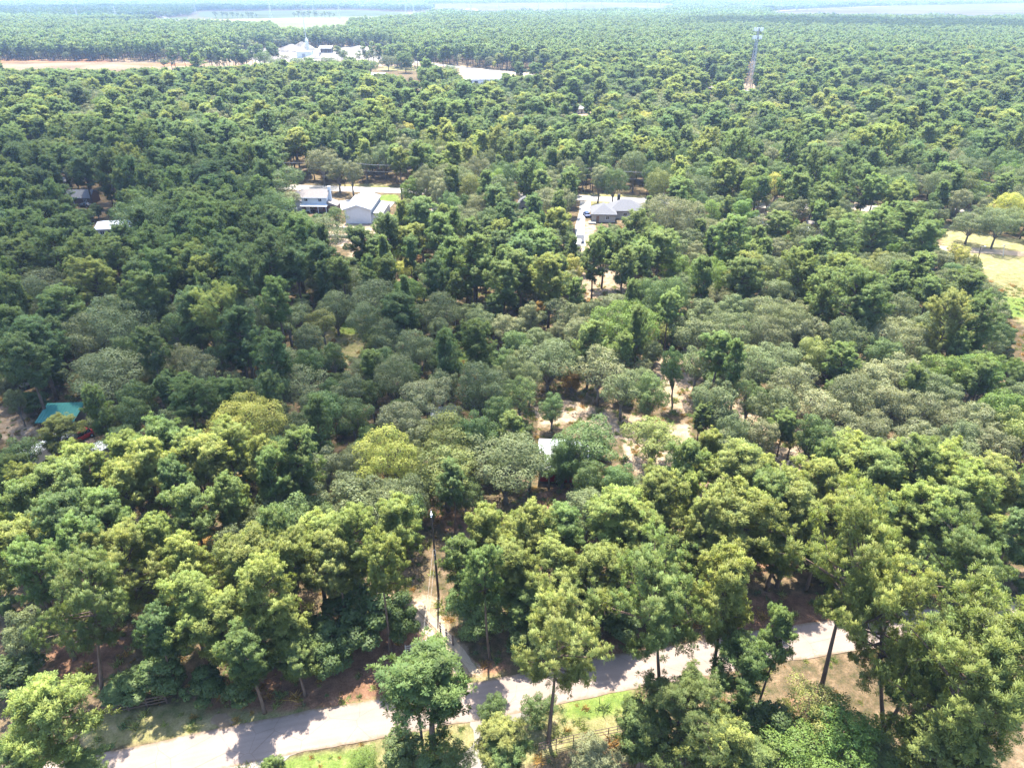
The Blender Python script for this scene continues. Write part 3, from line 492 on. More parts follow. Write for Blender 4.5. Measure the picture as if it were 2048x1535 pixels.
HERO = """
85 1405 180 p 14|150 1165 190 P - 205 1390|35 1230 110 o 9|10 1320 120 d 6|25 1060 150 p|245 1085 190 p|365 1180 130 p|375 1005 110 P|455 1065 120 o|205 1105 90 o|100 965 140 P|165 922 100 p|292 912 110 p|235 950 110 p|412 905 120 p|490 805 170 y 14|330 868 110 P|268 1000 60 b 9|440 962 110 B 11|20 1005 100 P|345 955 70 q
480 1110 150 p|548 1045 85 P|622 1078 140 p|702 1055 120 p|775 1025 115 p|572 1100 110 p|520 1160 130 p|665 1105 110 Y|430 1235 140 p 12|565 1235 120 p 11|755 1110 90 p|720 1195 160 d 8|795 1200 90 d 8|620 1255 130 d 7|320 1315 120 l 6|590 1305 90 P 8|490 1290 110 P 12|660 1265 110 d 7|250 1360 110 l 3|400 1345 90 d 5|470 1370 70 d 4
310 1250 90 q 12|370 1110 100 p|310 1060 90 p|60 1130 100 P|150 1080 110 P|120 1020 120 q|200 1010 110 P|415 1130 90 v 9|395 1075 70 r 6
580 970 130 o|690 965 140 o|770 965 120 o|640 905 110 O|590 895 100 P|768 882 170 y 12|890 902 150 v 12|885 852 170 v 11|1010 878 160 w 13|810 1000 110 e 11|530 1000 90 o|450 870 100 p|385 890 90 P|540 930 80 P|700 910 80 O|620 1000 100 e|730 1010 90 o 9|830 950 90 w 10|930 960 80 e 8
955 1045 95 p|925 1100 80 P 14|1060 1045 115 p|1125 1040 105 P|1235 1015 150 p|1020 1110 120 p 13|1110 1115 125 p 13|1330 975 130 p|1375 912 95 P 15|1480 918 135 Y|1470 1012 165 p|1345 1085 130 d 8|1200 1125 130 p 13|1275 1160 100 e 7|925 1172 90 e 7|955 1200 125 e 7|1060 1180 110 P 9|1165 1190 105 P 9|1290 1040 110 p|1400 1070 110 p 12|1250 1212 110 d 6|1050 1232 110 d 6|1150 1238 110 d 6|975 1130 90 P|1330 1170 90 d 7|1420 1010 90 Y
850 1330 205 P 15|1100 1238 220 Y - 1097 1482|1330 1172 235 P - 1325 1430|1468 1135 135 p - 1417 1392|1742 1080 235 p - 1640 1386|1800 1185 220 p - 1768 1460|1965 1105 195 P - 1945 1330|1560 1255 80 P 15|1500 1315 130 P 13|1985 1300 330 p 22|1375 1385 240 P 12|1290 1440 120 P 9|1450 1470 150 p 10|1640 1395 150 v 8|1710 1450 170 g 8|1610 1490 180 g 7|1900 1265 140 P 14|1000 1465 120 Y 8|1000 1490 110 P 7|1075 1400 80 e 5|985 1400 70 e 6|725 1512 70 g 3|1190 1500 110 O 2.5|1560 1420 120 d 7|1490 1420 110 d 6|1820 1330 150 P 13|1500 1500 140 P 8|1900 1480 200 p 12|1780 1510 150 e 5|550 1530 60 P 7|800 1478 90 l 4|905 1500 90 e 5|855 1522 80 l 4|1650 440 60 b 12|1575 905 70 b 8|1345 930 45 b 7|1195 640 50 B 11|1790 745 50 b 11|705 738 40 b 9|1010 800 40 b 9|30 1500 120 P 8|150 1525 110 P 6
1700 905 135 p|1640 952 125 p|1590 975 105 p|1762 935 130 P|1830 912 100 P|1882 928 120 p|1990 948 130 Y|1935 962 110 p|2035 952 90 g|1600 1000 130 Y|1560 1075 110 p 10|1750 1015 120 P|1840 1000 125 p|1900 1012 115 P|2005 1055 110 p 9|1690 1010 110 p|1790 1060 110 p 10|1640 1085 105 P 9|1950 1060 95 P 9|1530 975 100 P|1700 1110 100 d 5|1880 1100 110 d 5|2040 1075 100 P 8
1580 612 115 o|1620 640 100 O|1660 560 100 P|1722 568 135 P 18|1705 642 115 o|1812 645 120 O|1900 612 105 Y 17|1942 562 90 P|1962 622 112 P|1640 680 90 v|1682 712 75 P 13|1600 732 105 O|1750 735 110 O|1800 715 115 O|1850 735 105 o|1722 762 140 O|1790 775 105 O|1850 785 110 O|1900 770 100 o|1905 810 100 O|1965 815 105 O|1935 850 100 o|1902 718 105 g|1972 720 115 g|1990 712 80 g|1650 790 130 O|1562 782 100 o|1572 842 60 P 10|1632 835 90 e|1742 830 110 O|1850 850 110 O|1740 590 80 P|2020 790 110 g|1480 730 70 o|1570 690 100 o|1540 640 110 O|1770 680 90 e|1920 880 120 o|1800 880 110 O|1690 860 110 o|2000 870 120 O
1250 612 155 g 14|1232 588 90 O|1120 602 85 o|1160 640 75 O|1098 685 115 w|1200 702 115 O|1250 745 95 o|1305 752 85 e|1345 690 55 e - 1345 812|1440 688 85 P 14|1452 728 40 g 6|1390 640 105 o|1460 632 125 o|1475 595 90 o|1530 600 85 O|1440 772 110 o|1405 822 45 P 9|1312 845 115 v 9|1180 850 140 e|1105 790 60 e 8|1470 835 90 o|1525 842 85 O|1440 872 105 o|1242 932 95 e|1185 930 85 e|1178 982 115 o|1292 962 90 O|1330 560 110 e 15|1510 700 100 o|1400 700 80 o|1410 600 80 o|1505 900 110 O|1130 880 70 e 10|1360 900 70 o 7|1060 895 90 e 9|1140 890 85 e 8|1100 912 70 e 7|1125 922 50 e 6|1230 690 60 g 10
262 590 155 o - 230 718|100 625 110 o|165 635 110 w|442 600 125 p - 442 755|485 575 90 o|315 690 100 O|375 700 90 O|203 718 165 w 12|320 735 72 P - 345 805|372 782 105 P 14|452 770 85 P 13|392 720 75 O|112 597 95 P|182 540 110 p|55 785 70 d 5|240 858 95 e 9|110 850 92 p - 127 934|20 640 90 P|20 782 45 o 8|60 660 110 q|40 700 100 q|90 720 90 d|430 690 70 e|490 680 90 e|25 885 95 e 8|15 940 90 e 8|110 975 60 B 8|470 640 90 q|380 600 90 q|300 560 90 P|250 800 80 e
570 612 85 o|612 652 75 o|548 692 80 q|665 582 75 w|732 605 80 w|812 560 55 c 16|872 590 85 w|960 622 75 o|1030 662 75 e|832 666 95 w|782 712 95 w|745 660 50 v 8|695 752 85 o|592 742 115 o|852 762 115 O|962 732 105 w|792 812 125 O|942 832 100 e|642 790 100 e|700 800 90 e|545 842 80 o|882 742 70 o|640 620 70 v|520 600 90 w|530 740 80 e|610 700 70 e|660 690 60 e|900 690 70 e|820 840 90 O|1000 800 80 e|1040 760 70 e|1060 730 60 w|740 760 60 e|740 560 100 w|590 830 80 o|630 850 70 e
60 545 120 w 11|20 500 100 P|110 480 110 P|160 500 100 P|90 420 100 P|190 500 90 P|40 440 110 P|300 480 100 P|350 500 110 P|400 510 110 p|450 500 110 q|270 520 60 B|280 400 120 e|240 470 60 q|540 500 120 q 19|470 430 110 P|420 420 110 P|380 400 110 P|340 420 100 P|430 340 110 q|530 340 130 e 15|540 390 100 e|600 450 100 q|630 440 100 w|575 385 60 O 9|672 410 50 e - 676 478|650 500 80 q|720 470 70 q|490 540 100 q|320 520 80 P|520 460 80 q|640 540 80 w|690 530 90 w|590 520 80 q|460 560 80 e|200 450 0 P
490 108 34 o 13|525 104 40 e 15|545 118 36 o 12|590 116 30 e 11|620 122 36 P 14|655 116 40 o 13|700 120 34 P 14|740 122 40 e 13|775 112 40 o 14|810 114 36 P 15|860 128 40 o 13|900 132 36 e 13|325 118 20 o 8
640 300 75 O 15|672 318 55 O 14|700 325 50 O 14|850 340 70 O 16|820 355 50 g 14|900 330 80 O|985 345 70 g 15|810 400 60 v|780 450 60 q 18|840 420 60 q|770 480 60 c 18|1000 480 75 q|950 500 80 P|1040 490 80 q|1080 480 80 P|1010 540 80 P|1040 520 85 P|1100 530 80 p|900 490 60 P|870 540 60 q|930 420 80 O|960 390 70 O|880 440 80 O|1120 440 70 e|1100 380 90 O|1110 350 70 O|1200 330 50 O 15|1230 340 65 e 14|1300 395 45 c 10|1360 400 110 O|1270 440 85 P|1210 475 60 P|1190 490 55 P|1250 480 80 P|1320 480 80 P|1350 510 80 g|1290 560 70 e|1250 520 60 P|1480 480 80 v|1420 520 95 g 13|1500 520 80 p|1330 440 80 O|1380 460 70 o|1440 440 80 O|1920 490 55 y 10|1950 430 90 o 10|2010 420 90 o|1880 330 60 O|1840 350 60 O|1700 330 60 P|1740 350 80 P|1800 380 80 p|1560 345 60 y 14|1480 350 80 P|1600 360 60 P|1820 430 110 P|1760 440 100 P|1850 460 70 P|1680 460 100 P|1630 490 80 P|1740 520 80 v|1800 510 90 o|1600 520 90 p|1690 530 80 p|1560 560 90 o|2030 390 70 y 14
""".strip().replace('\n', '|').split('|')
KEEP = [[(150, 1535), (150, 1505), (410, 1452), (774, 1385), (1022, 1340), (1264, 1296), (1474, 1262), (1690, 1236), (2048, 1195), (2048, 1272), (1690, 1330), (1386, 1368), (1236, 1395), (762, 1485), (512, 1540)],
 [(400, 1560), (760, 1475), (1000, 1440), (1240, 1385), (1265, 1450), (1115, 1495), (1000, 1560)], [(150, 1430), (300, 1400), (420, 1400), (500, 1390), (800, 1320), (830, 1250), (920, 1325), (1020, 1330), (1000, 1350), (774, 1395), (410, 1462), (150, 1510)],
 [(805, 1090), (850, 1060), (900, 1075), (890, 1190), (905, 1260), (965, 1340), (880, 1345), (815, 1230), (795, 1170)], [(1510, 1200), (1650, 1192), (1670, 1235), (1500, 1265)], [(850, 1015), (870, 1015), (885, 1190), (865, 1190)],
 [(1075, 800), (1180, 810), (1350, 832), (1385, 850), (1370, 930), (1290, 960), (1250, 920), (1230, 870), (1080, 850)], [(1310, 730), (1395, 700), (1390, 825), (1330, 820)], [(618, 655), (720, 650), (725, 690), (700, 725), (640, 690)], [(895, 695), (955, 685), (930, 715)],
 [(570, 372), (790, 372), (790, 415), (760, 450), (740, 470), (735, 500), (680, 510), (660, 480), (668, 425), (600, 425), (562, 400)], [(595, 366), (845, 372), (845, 394), (600, 390)], [(1160, 385), (1285, 390), (1278, 448), (1215, 445), (1180, 470), (1170, 500), (1148, 495), (1150, 420)],
 [(1170, 540), (1235, 540), (1235, 590), (1165, 598)], [(1880, 450), (1950, 465), (2048, 482), (2060, 640), (2020, 600), (1970, 545), (1960, 510), (1885, 500)], [(2030, 610), (2100, 610), (2100, 760), (2035, 700)],
 [(85, 810), (150, 812), (175, 850), (178, 885), (205, 905), (170, 935), (60, 945), (40, 935), (60, 890), (90, 860)], [(0, 822), (45, 835), (80, 870), (0, 880)], [(868, 830), (902, 830), (900, 845), (868, 845)], [(1070, 878), (1130, 880), (1130, 900), (1075, 905)], [(1095, 930), (1140, 930), (1140, 965), (1095, 965)], [(990, 1010), (1060, 990), (1130, 945), (1150, 960), (1060, 1020), (990, 1040)],
 [(190, 438), (255, 440), (255, 478), (190, 478)], [(8, 370), (60, 370), (60, 388), (8, 388)], [(133, 388), (182, 390), (182, 412), (135, 412)], [(1508, 432), (1535, 432), (1535, 448), (1510, 448)], [(1602, 456), (1622, 456), (1622, 468), (1602, 468)], [(838, 422), (865, 422), (865, 442), (838, 442)], [(1038, 403), (1072, 403), (1072, 418), (1038, 418)],
 [(0, 121), (420, 125), (500, 104), (600, 96), (760, 98), (830, 120), (820, 126), (700, 122), (600, 128), (560, 126), (470, 136), (230, 142), (0, 140)], [(1486, 192), (1489, 175), (1499, 125), (1510, 125), (1506, 180), (1504, 194)], [(918, 143), (1010, 143), (1010, 164), (922, 164)], [(690, 92), (830, 121), (960, 138), (1110, 147), (1110, 158), (960, 148), (820, 130), (690, 100)], [(740, 136), (830, 140), (830, 152), (740, 150)], [(820, 176), (842, 176), (842, 194), (820, 194)],
 [(1715, 400), (1738, 400), (1735, 425), (1715, 425)], [(1150, 215), (1185, 218), (1185, 230), (1150, 230)], [(195, 354), (330, 358), (330, 367), (195, 365)], [(1400, 170), (1440, 172), (1430, 184), (1400, 182)]]
FARKEEP = [[(150, 46), (140, 43), (240, 40), (380, 33), (400, 23), (700, 19.5), (880, 26), (800, 36), (700, 42), (690, 56), (640, 62), (600, 62), (560, 62), (540, 50), (330, 45)], [(845, 8), (1200, 5), (1360, 8), (1340, 18), (960, 26), (860, 20)], [(1520, 24), (1750, 13), (2200, 4), (2200, 24), (1950, 38), (1850, 34), (1560, 32)]]
KEEPG = [np.array(gpoly(k)) for k in KEEP]
BELT = [[(430, 33), (520, 34), (520, 37), (430, 36.5)], [(585, 31), (672, 32), (672, 36), (585, 36)], [(300, 37), (345, 35), (345, 37), (300, 39)]]
placed = []      # x, y, r, h, species, lean, hero
for line in HERO:
    q = line.split(); px, py, wd, s = float(q[0]), float(q[1]), float(q[2]), q[3]
    if wd == 0: continue
    h0 = SP[s][5] * random.uniform(.9, 1.1); lean = None
    if len(q) > 5:
        bx, by = G(float(q[5]), float(q[6])); dx, dy, dz = ray(px, py); t = by / dy; hh = H + dz * t; lean = ((dx * t - bx) / hh, 0.0); h0 = hh; gx_, gy_ = bx, by
    else:
        if len(q) > 4: h0 = float(q[4])
        gx_, gy_ = G(px, py, h0 * .95); 
    r = wd / 2 * zdepth(gx_, gy_, h0 * .7) / F
    if lean is None and len(q) <= 4 and s in 'oOewvgy': h0 = float(np.clip(h0, r * 1.9, r * 3.6))
    if lean is None: gx_, gy_ = G(px, py, h0 * .93)
    placed.append((float(gx_), float(gy_), float(r), float(h0), s, lean, True))
# fill between them, at real ground spots
cell = 8.0; grid = {}
def gput(i): grid.setdefault((int(placed[i][0] // cell), int(placed[i][1] // cell)), []).append(i)
for i in range(len(placed)): gput(i)
def crowded(x, y, r, k):
    cx, cy_ = int(x // cell), int(y // cell)
    for a in (-1, 0, 1):
        for b_ in (-1, 0, 1):
            for j in grid.get((cx + a, cy_ + b_), ()):
                p = placed[j]
                if (p[0] - x) ** 2 + (p[1] - y) ** 2 < (k * (p[2] + r)) ** 2: return True
    return False
def blocked(x, y, r, h, lo=.3):
    bad = np.zeros(x.shape, bool)
    for k in KEEPG: bad |= sdist(x, y, k) > -.35 * r
    for fz, fr in ((.97, 0), (.75, -.8), (.75, .8), (.5, 0), (.5, -.9), (.5, .9), (lo, -.6), (lo, .6), (lo, 0)):
        a, b_ = proj(x + fr * r, y, fz * h)
        for k in KEEP: bad |= inpoly(a, b_, k)
    return bad
NEAR_END = 760.0
def scatter(n, y0, y1, rmin, rmax, hof, k, mixf, tries_order=True):
    yy = np.sqrt(rng.uniform(y0 ** 2, y1 ** 2, n)); xx = rng.uniform(-1, 1, n) * (18 + .80 * yy); r = rng.uniform(rmin, rmax, n)
    px, py = proj(xx, yy, 12.0); sp = mixf(px, py, rng.uniform(size=n)); h = np.array([hof(s, q) for s, q in zip(sp, r)])
    bad = blocked(xx, yy, r, h)
    for i in np.where(~bad)[0]:
        if not crowded(xx[i], yy[i], r[i], k): placed.append((float(xx[i]), float(yy[i]), float(r[i]), float(h[i]), str(sp[i]), None, False)); gput(len(placed) - 1)
def pick(u, table):
    c = np.cumsum([w_ for _, w_ in table]); c = c / c[-1]; return np.array([s for s, _ in table])[np.minimum(np.searchsorted(c, u), len(table) - 1)]
M_FORE = [('p', .42), ('P', .25), ('Y', .1), ('q', .03), ('o', .08), ('e', .1), ('g', .02)]
M_LEFT = [('P', .42), ('q', .36), ('p', .05), ('o', .07), ('e', .08), ('w', .02)]
M_OAK = [('o', .33), ('O', .27), ('e', .16), ('P', .14), ('v', .06), ('g', .04)]
M_MIDL = [('o', .3), ('e', .25), ('w', .2), ('P', .12), ('O', .08), ('q', .05)]
M_BACK = [('P', .27), ('q', .08), ('p', .08), ('o', .20), ('O', .13), ('e', .15), ('v', .04), ('g', .035), ('y', .015)]
M_FAR = [('P', .56), ('q', .16), ('p', .12), ('o', .08), ('e', .03), ('O', .03), ('y', .02)]
def mixture(px, py, u_):
    r = pick(u_, M_BACK)
    for cond, tb in ((py < 160, M_FAR), ((py > 270) & (py < 560) & (px < 700), M_LEFT), ((py > 380) & (py < 900) & (px > 1150), M_OAK), ((py >= 560) & (py < 880) & (px <= 1150), M_MIDL), (py >= 890, M_FORE)):
        r = np.where(cond, pick(u_, tb), r)
    return r
def hof(s, r): return float(np.clip((11 + 1.1 * r) * random.uniform(.8, 1.2), 8, 22)) if s in 'pPqY' else float(np.clip(r * random.uniform(1.9, 3.0) + 1.5, 6, 16))
scatter(4500, 60, 230, 2.8, 5.0, hof, .72, mixture); scatter(9000, 220, NEAR_END, 5.0, 7.2, hof, .70, mixture); scatter(24000, 220, NEAR_END, 3.6, 5.2, hof, .66, mixture)
scatter(6000, 60, 230, 2.0, 2.8, hof, .66, mixture); scatter(16000, 220, NEAR_END, 2.4, 3.6, hof, .60, mixture)
def low(s, r): return float(r * random.uniform(1.7, 2.4))
def lowmix(px, py, u_): return pick(u_, [('d', .6), ('l', .35), ('r', .05)])
scatter(7000, 60, 240, 1.3, 2.6, low, .55, lowmix)
placed = np.array([(*p[:4], 0) for p in placed]), placed
PN, placed = placed
pxs, pys = proj(PN[:, 0], PN[:, 1], PN[:, 3] * .7); size = F * PN[:, 2] / zdepth(PN[:, 0], PN[:, 1], PN[:, 3] * .7)
inview = (pxs > -size) & (pxs < 2048 + size) & (pys - size < 1535) & (pys > 0)
# ------------------------------------------------------------------ trees one by one: the 290 of each kind that show largest
LAND = [('the utility pole', 868, 1100), ('the driveway gate', 850, 1250), ('the driveway mouth', 930, 1345), ('the brown rail fence', 220, 1425), ('the pipe rail fence', 1190, 1470), ('the shaded straw bank', 1590, 1220), ('the road bend', 1600, 1285), ('the pink road', 600, 1450),
        ('the red barn', 1110, 930), ('the sandy clearing', 1270, 860), ('the tan clearing', 680, 690), ('the green roofed shed', 120, 830), ('the red car', 162, 868), ('the pale camper', 70, 910), ('the tin roofed shed', 885, 838), ('the white flat roof', 222, 458), ('the grey gabled house', 32, 388), ('the white house', 630, 400), ('the metal workshop', 715, 425),
        ('the hip roofed house', 1230, 425), ('the blue car', 1173, 427), ('the sandy gap under pines', 1200, 565), ('the dry field', 2000, 545), ('the lamp pole', 1958, 520), ('the crossarm pole', 1768, 380), ('the huts', 1540, 450), ('the far road', 720, 378), ('the retaining walls', 690, 465), ('the thin pine in the sandy gap', 1345, 760),
        ('the photo\'s lower right corner', 2000, 1500), ('the photo\'s lower left corner', 40, 1500), ('the photo\'s right edge', 2048, 1000), ('the photo\'s right edge beside the oaks', 2048, 780), ('the photo\'s left edge beside the deep woods', 0, 620), ('the photo\'s left edge beside the pines', 0, 1080), ('the yellow leaved tree', 490, 850), ('the olive trees', 890, 900)]
ORD = ['nearest', 'second nearest', 'third nearest', 'fourth nearest', 'fifth nearest', 'sixth nearest', 'seventh nearest', 'eighth nearest', 'ninth nearest', 'tenth nearest', 'eleventh nearest', 'twelfth nearest', 'thirteenth nearest', 'fourteenth nearest', 'fifteenth nearest', 'sixteenth nearest', 'seventeenth nearest', 'eighteenth nearest', 'nineteenth nearest', 'twentieth nearest']
CAP = {'pine_tree': 290, 'oak_tree': 285, 'broadleaf_tree': 150, 'understory_tree': 200, 'bare_tree': 20}
single = []; cnt = {}; rest = []
for i in np.argsort(-(size + 1e6 * np.array([p[6] for p in placed]))):
    nm = SP[placed[i][4]][2]
    if inview[i] and cnt.get(nm, 0) < CAP[nm]: cnt[nm] = cnt.get(nm, 0) + 1; single.append(i)
    else: rest.append(i)
lab = {}; classes = {}
LX = np.array([(a, b_) for _, a, b_ in LAND])
for i in single:
    tx, ty = proj(placed[i][0], placed[i][1], placed[i][3] * .75); d2 = np.hypot(LX[:, 0] - tx, (LX[:, 1] - ty)); k = int(np.argmin(d2))
    ddx, ddy = tx - LX[k, 0], ty - LX[k, 1]
    rel = ('right of' if ddx > 0 else 'left of') if abs(ddx) > abs(ddy) * 1.1 else ('behind' if ddy < 0 else 'in front of')
    if 'photo' in LAND[k][0]: rel = 'near'
    classes.setdefault((SP[placed[i][4]][4], rel, LAND[k][0]), []).append((float(d2[k]), i))
for (words, rel, ln), lst in classes.items():
    lst.sort()
    for n_, (_, i) in enumerate(lst):
        lab[i] = f'{words} {rel} {ln}' if len(lst) == 1 else f'{ORD[min(n_, len(ORD) - 1)]} {words} {rel} {ln}'
def rnd(i): return (math.sin(i * 12.9898) * 43758.5453) % 1
for i in single:
    x, y, r, h, s, lean, hero = placed[i]; pr, mat, nm, cat, words, _ = SP[s]; pr = (BIGS if lean else BIGL) if (pr is PINES and r > (4.6 if lean else 5.2)) else BIGO if (pr is OAKS and r > 5.6) else pr; p = pr[int(rnd(i) * len(pr)) % len(pr)]
    t = thing(nm, lab[i], cat, (x, y, -.03), 0, {'pine_tree': 'pines of the near woods', 'oak_tree': 'oaks of the near woods', 'broadleaf_tree': 'broadleaf trees among the oaks and pines', 'understory_tree': 'low trees under the pines', 'bare_tree': 'bare trees'}[nm])
    a = rnd(i * 3 + 1) * 6.283; Rm = 3.0 if p.kind == 'bare' else p.R * (1.05 if p.kind == 'pine' else 1.0)
    t.scale = (r / Rm, r / Rm, h / p.h); 
    if lean: t.rotation_euler = (0, math.atan(lean[0]), 0)
    tr = link('trunk', p.trunk, t); tr.rotation_euler = (0, 0, a)
    if p.crown is not None:
        cr = link('crown', p.crown, t); cr.rotation_euler = (0, 0, a)
        cr.material_slots[0].link = 'OBJECT'; cr.material_slots[0].material = MATS[mat]

# ------------------------------------------------------------------ the rest of the woods: one object per belt of forest
def loose(name, me): return bpy.data.objects.new(name, me)
def instancer(name, entries, pts, pid, yaw, scl, **props):
    me = bpy.data.meshes.new(name); me.vertices.add(len(pts)); me.vertices.foreach_set('co', np.asarray(pts, np.float32).ravel())
    for n_, ty, key, dat in (('pid', 'INT', 'value', np.asarray(pid, np.int32)), ('yaw', 'FLOAT', 'value', np.asarray(yaw, np.float32)), ('scl', 'FLOAT_VECTOR', 'vector', np.asarray(scl, np.float32).ravel())):
        a = me.attributes.new(n_, ty, 'POINT'); a.data.foreach_set(key, dat)
    o = link(name, me, kind='stuff', **props)
    ng = bpy.data.node_groups.new(name, 'GeometryNodeTree'); ng.interface.new_socket('Geometry', in_out='INPUT', socket_type='NodeSocketGeometry'); ng.interface.new_socket('Geometry', in_out='OUTPUT', socket_type='NodeSocketGeometry')
    gi = ng.nodes.new('NodeGroupInput'); go = ng.nodes.new('NodeGroupOutput'); jn = ng.nodes.new('GeometryNodeJoinGeometry'); L = ng.links
    def attr(nm, ty):
        a = ng.nodes.new('GeometryNodeInputNamedAttribute'); a.data_type = ty; a.inputs[0].default_value = nm; return a.outputs[0]
    pidn, yawn, scln = attr('pid', 'INT'), attr('yaw', 'FLOAT'), attr('scl', 'FLOAT_VECTOR')
    cx = ng.nodes.new('ShaderNodeCombineXYZ'); L.new(yawn, cx.inputs[2]); er = ng.nodes.new('FunctionNodeEulerToRotation'); L.new(cx.outputs[0], er.inputs[0])
    for k, (objs, mat) in enumerate(entries):
        cm = ng.nodes.new('FunctionNodeCompare'); cm.data_type = 'INT'; cm.operation = 'EQUAL'; L.new(pidn, cm.inputs['A']); cm.inputs['B'].default_value = k
        j2 = ng.nodes.new('GeometryNodeJoinGeometry')
        for q, ob in enumerate(objs):
            oi = ng.nodes.new('GeometryNodeObjectInfo'); oi.inputs[0].default_value = ob; g_ = oi.outputs['Geometry']
            if q == 0 and mat:
                sm = ng.nodes.new('GeometryNodeSetMaterial'); sm.inputs['Material'].default_value = MATS[mat]; L.new(g_, sm.inputs[0]); g_ = sm.outputs[0]
            L.new(g_, j2.inputs[0])
        ip = ng.nodes.new('GeometryNodeInstanceOnPoints'); L.new(gi.outputs[0], ip.inputs[0]); L.new(cm.outputs[0], ip.inputs['Selection']); L.new(j2.outputs[0], ip.inputs['Instance']); L.new(er.outputs[0], ip.inputs['Rotation']); L.new(scln, ip.inputs['Scale'])
        L.new(ip.outputs[0], jn.inputs[0])
    L.new(jn.outputs[0], go.inputs[0])
    md = o.modifiers.new('scatter', 'NODES'); md.node_group = ng; return o
for p in PINES + YOUNG + OAKS + WILLOW + BUSH: p.oc = loose('crown_source', p.crown); p.ot = loose('trunk_source', p.trunk)
ent, key = [], {}
def kind_of(s, p, ents, keys):
    k = (SP[s][1], id(p))
    if k not in keys: keys[k] = len(ents); ents.append(([p.oc, p.ot], SP[s][1]))
    return keys[k]
rest = [i for i in rest if placed[i][4] not in 'bB']
pid = [kind_of(placed[i][4], SP[placed[i][4]][0][int(rnd(i) * len(SP[placed[i][4]][0])) % len(SP[placed[i][4]][0])], ent, key) for i in rest]
pr_ = [SP[placed[i][4]][0][0] for i in rest]
instancer('woods', ent, [(placed[i][0], placed[i][1], -.03) for i in rest], pid, [rnd(i * 3 + 1) * 6.283 for i in rest], [(placed[i][2] / (q.R * 1.03), placed[i][2] / (q.R * 1.03), placed[i][3] / q.h) for i, q in zip(rest, pr_)], label='mixed pine and oak woods filling the land behind the houses', category='woods')
def weed(seed, n=46, hgt=.55):
    g = np.random.default_rng(seed); C = g.normal(0, .16, (n, 3)) * [1, 1, 0]; d = unit(g.normal(size=(n, 3)) * [.8, .8, .4] + [0, 0, .8]) * hgt * g.uniform(.4, 1.1, (n, 1)); wv = unit(np.cross(d, g.normal(size=(n, 3)))) * .035
    V = np.stack([C - wv, C + wv, C + d], 1).reshape(-1, 3); return mesh_from('weed', V, np.arange(len(V)).reshape(-1, 3), None, np.repeat(g.uniform(size=n), 3), ('olive',))
WD = [loose('weed_source', weed(60 + i)) for i in range(3)]
n = 26000; yy = np.sqrt(rng.uniform(36 ** 2, 175 ** 2, n)); xx = rng.uniform(-1, 1, n) * (10 + .8 * yy); px, py = proj(xx, yy, 0.0); bad = np.sin(xx * .9 + 2 * np.sin(yy * .5)) * np.sin(yy * .8 + np.sin(xx * .6)) + rng.normal(0, .35, n) < -.05
for k in ([(-200, 1645), (-200, 1540), (170, 1505), (410, 1455), (774, 1390), (1022, 1345), (1264, 1300), (1474, 1266), (1690, 1240), (2300, 1170), (2300, 1275), (2030, 1272), (1690, 1305), (1386, 1366), (1236, 1388), (762, 1480), (512, 1525), (170, 1605)], [(825, 1205), (890, 1235), (960, 1345), (890, 1350)]): bad |= inpoly(px, py, k)
xx, yy = xx[~bad], yy[~bad]; n = len(xx); s_ = rng.uniform(.5, 1.7, n) * rng.choice([.6, 1, 1.5], n, p=[.5, .35, .15])
instancer('weeds', [([o], mt) for o in WD for mt in ('olive', 'rust', 'oak_green')], np.stack([xx, yy, np.full(n, -.06)], 1), rng.choice(9, n, p=[.15, .08, .10] * 2 + [.16, .08, .10]), rng.uniform(0, 6.28, n), np.stack([s_, s_, s_ * rng.uniform(.6, 1.1, n)], 1), label='weeds and grass tufts over the sandy ground between trees', category='weeds')
# farther trees: the same build with fewer, larger sprays
def far_pine(seed, nb=16, K=9):
    tb, V, f, q, t, nn = pine_proto(seed, 18, 4.0, .5, nb, 3, 1); g = np.random.default_rng(seed); C = V.reshape(-1, 3, 3)[::9, 0]; n = len(C)
    V, f, t, nn = blades(C, unit((C - [0, 0, 12]) * [1, 1, .6]) * .5 + [0, 0, .5], g.uniform(size=n), K, .95, .30, .6, g)
    tr = MB().tube([(0, 0, -.3), (0, 0, 14)], [.3, .1], 5); return tr, V, f, None, t, nn
def far_oak(seed):
    tb, V, f, q, t, nn = oak_proto(seed, 12, 4.5, .2, 26, 26, .48); return MB().tube([(0, 0, -.3), (0, 0, 6)], [.35, .2], 5), V, f, q, t, nn
FP = [Proto('pine', 18, 4.0, 'pine_bark', far_pine(70 + i)) for i in range(4)]; FO = [Proto('oak', 12, 4.5, 'grey_bark', far_oak(80 + i)) for i in range(3)]
for p in FP + FO: p.oc = loose('crown_source', p.crown); p.ot = loose('trunk_source', p.trunk)
def belt(y0, y1, dens):
    A = .80 * (y1 ** 2 - y0 ** 2); n = int(A / dens); yy = np.sqrt(rng.uniform(y0 ** 2, y1 ** 2, n)); xx = rng.uniform(-1, 1, n) * (60 + .80 * yy)
    px, py = proj(xx, yy, 0.0); bad = np.zeros(n, bool)
    for k in KEEP + FARKEEP: bad |= inpoly(px, py, k)
    px2, py2 = proj(xx, yy, 14.0)
    for k in KEEP: bad |= inpoly(px2, py2, k)
    for k in FARKEEP: bad |= inpoly(px2, py2, k)
    return xx[~bad], yy[~bad]
xx, yy = belt(NEAR_END - 10, 1750, 38); n = len(xx); fld = np.sin(xx * .013 + 2 * np.sin(yy * .006)) * np.sin(yy * .010 + 1.7 * np.sin(xx * .007)); fl2 = np.sin(xx * .031 + yy * .012) * np.sin(yy * .027 - xx * .01); qx, qy = proj(xx, yy, 10.0); plan = (qx > 980) & (qy < 165)
isp = rng.uniform(size=n) < np.where(plan, .95, np.where(fld > .2, .38, .8))
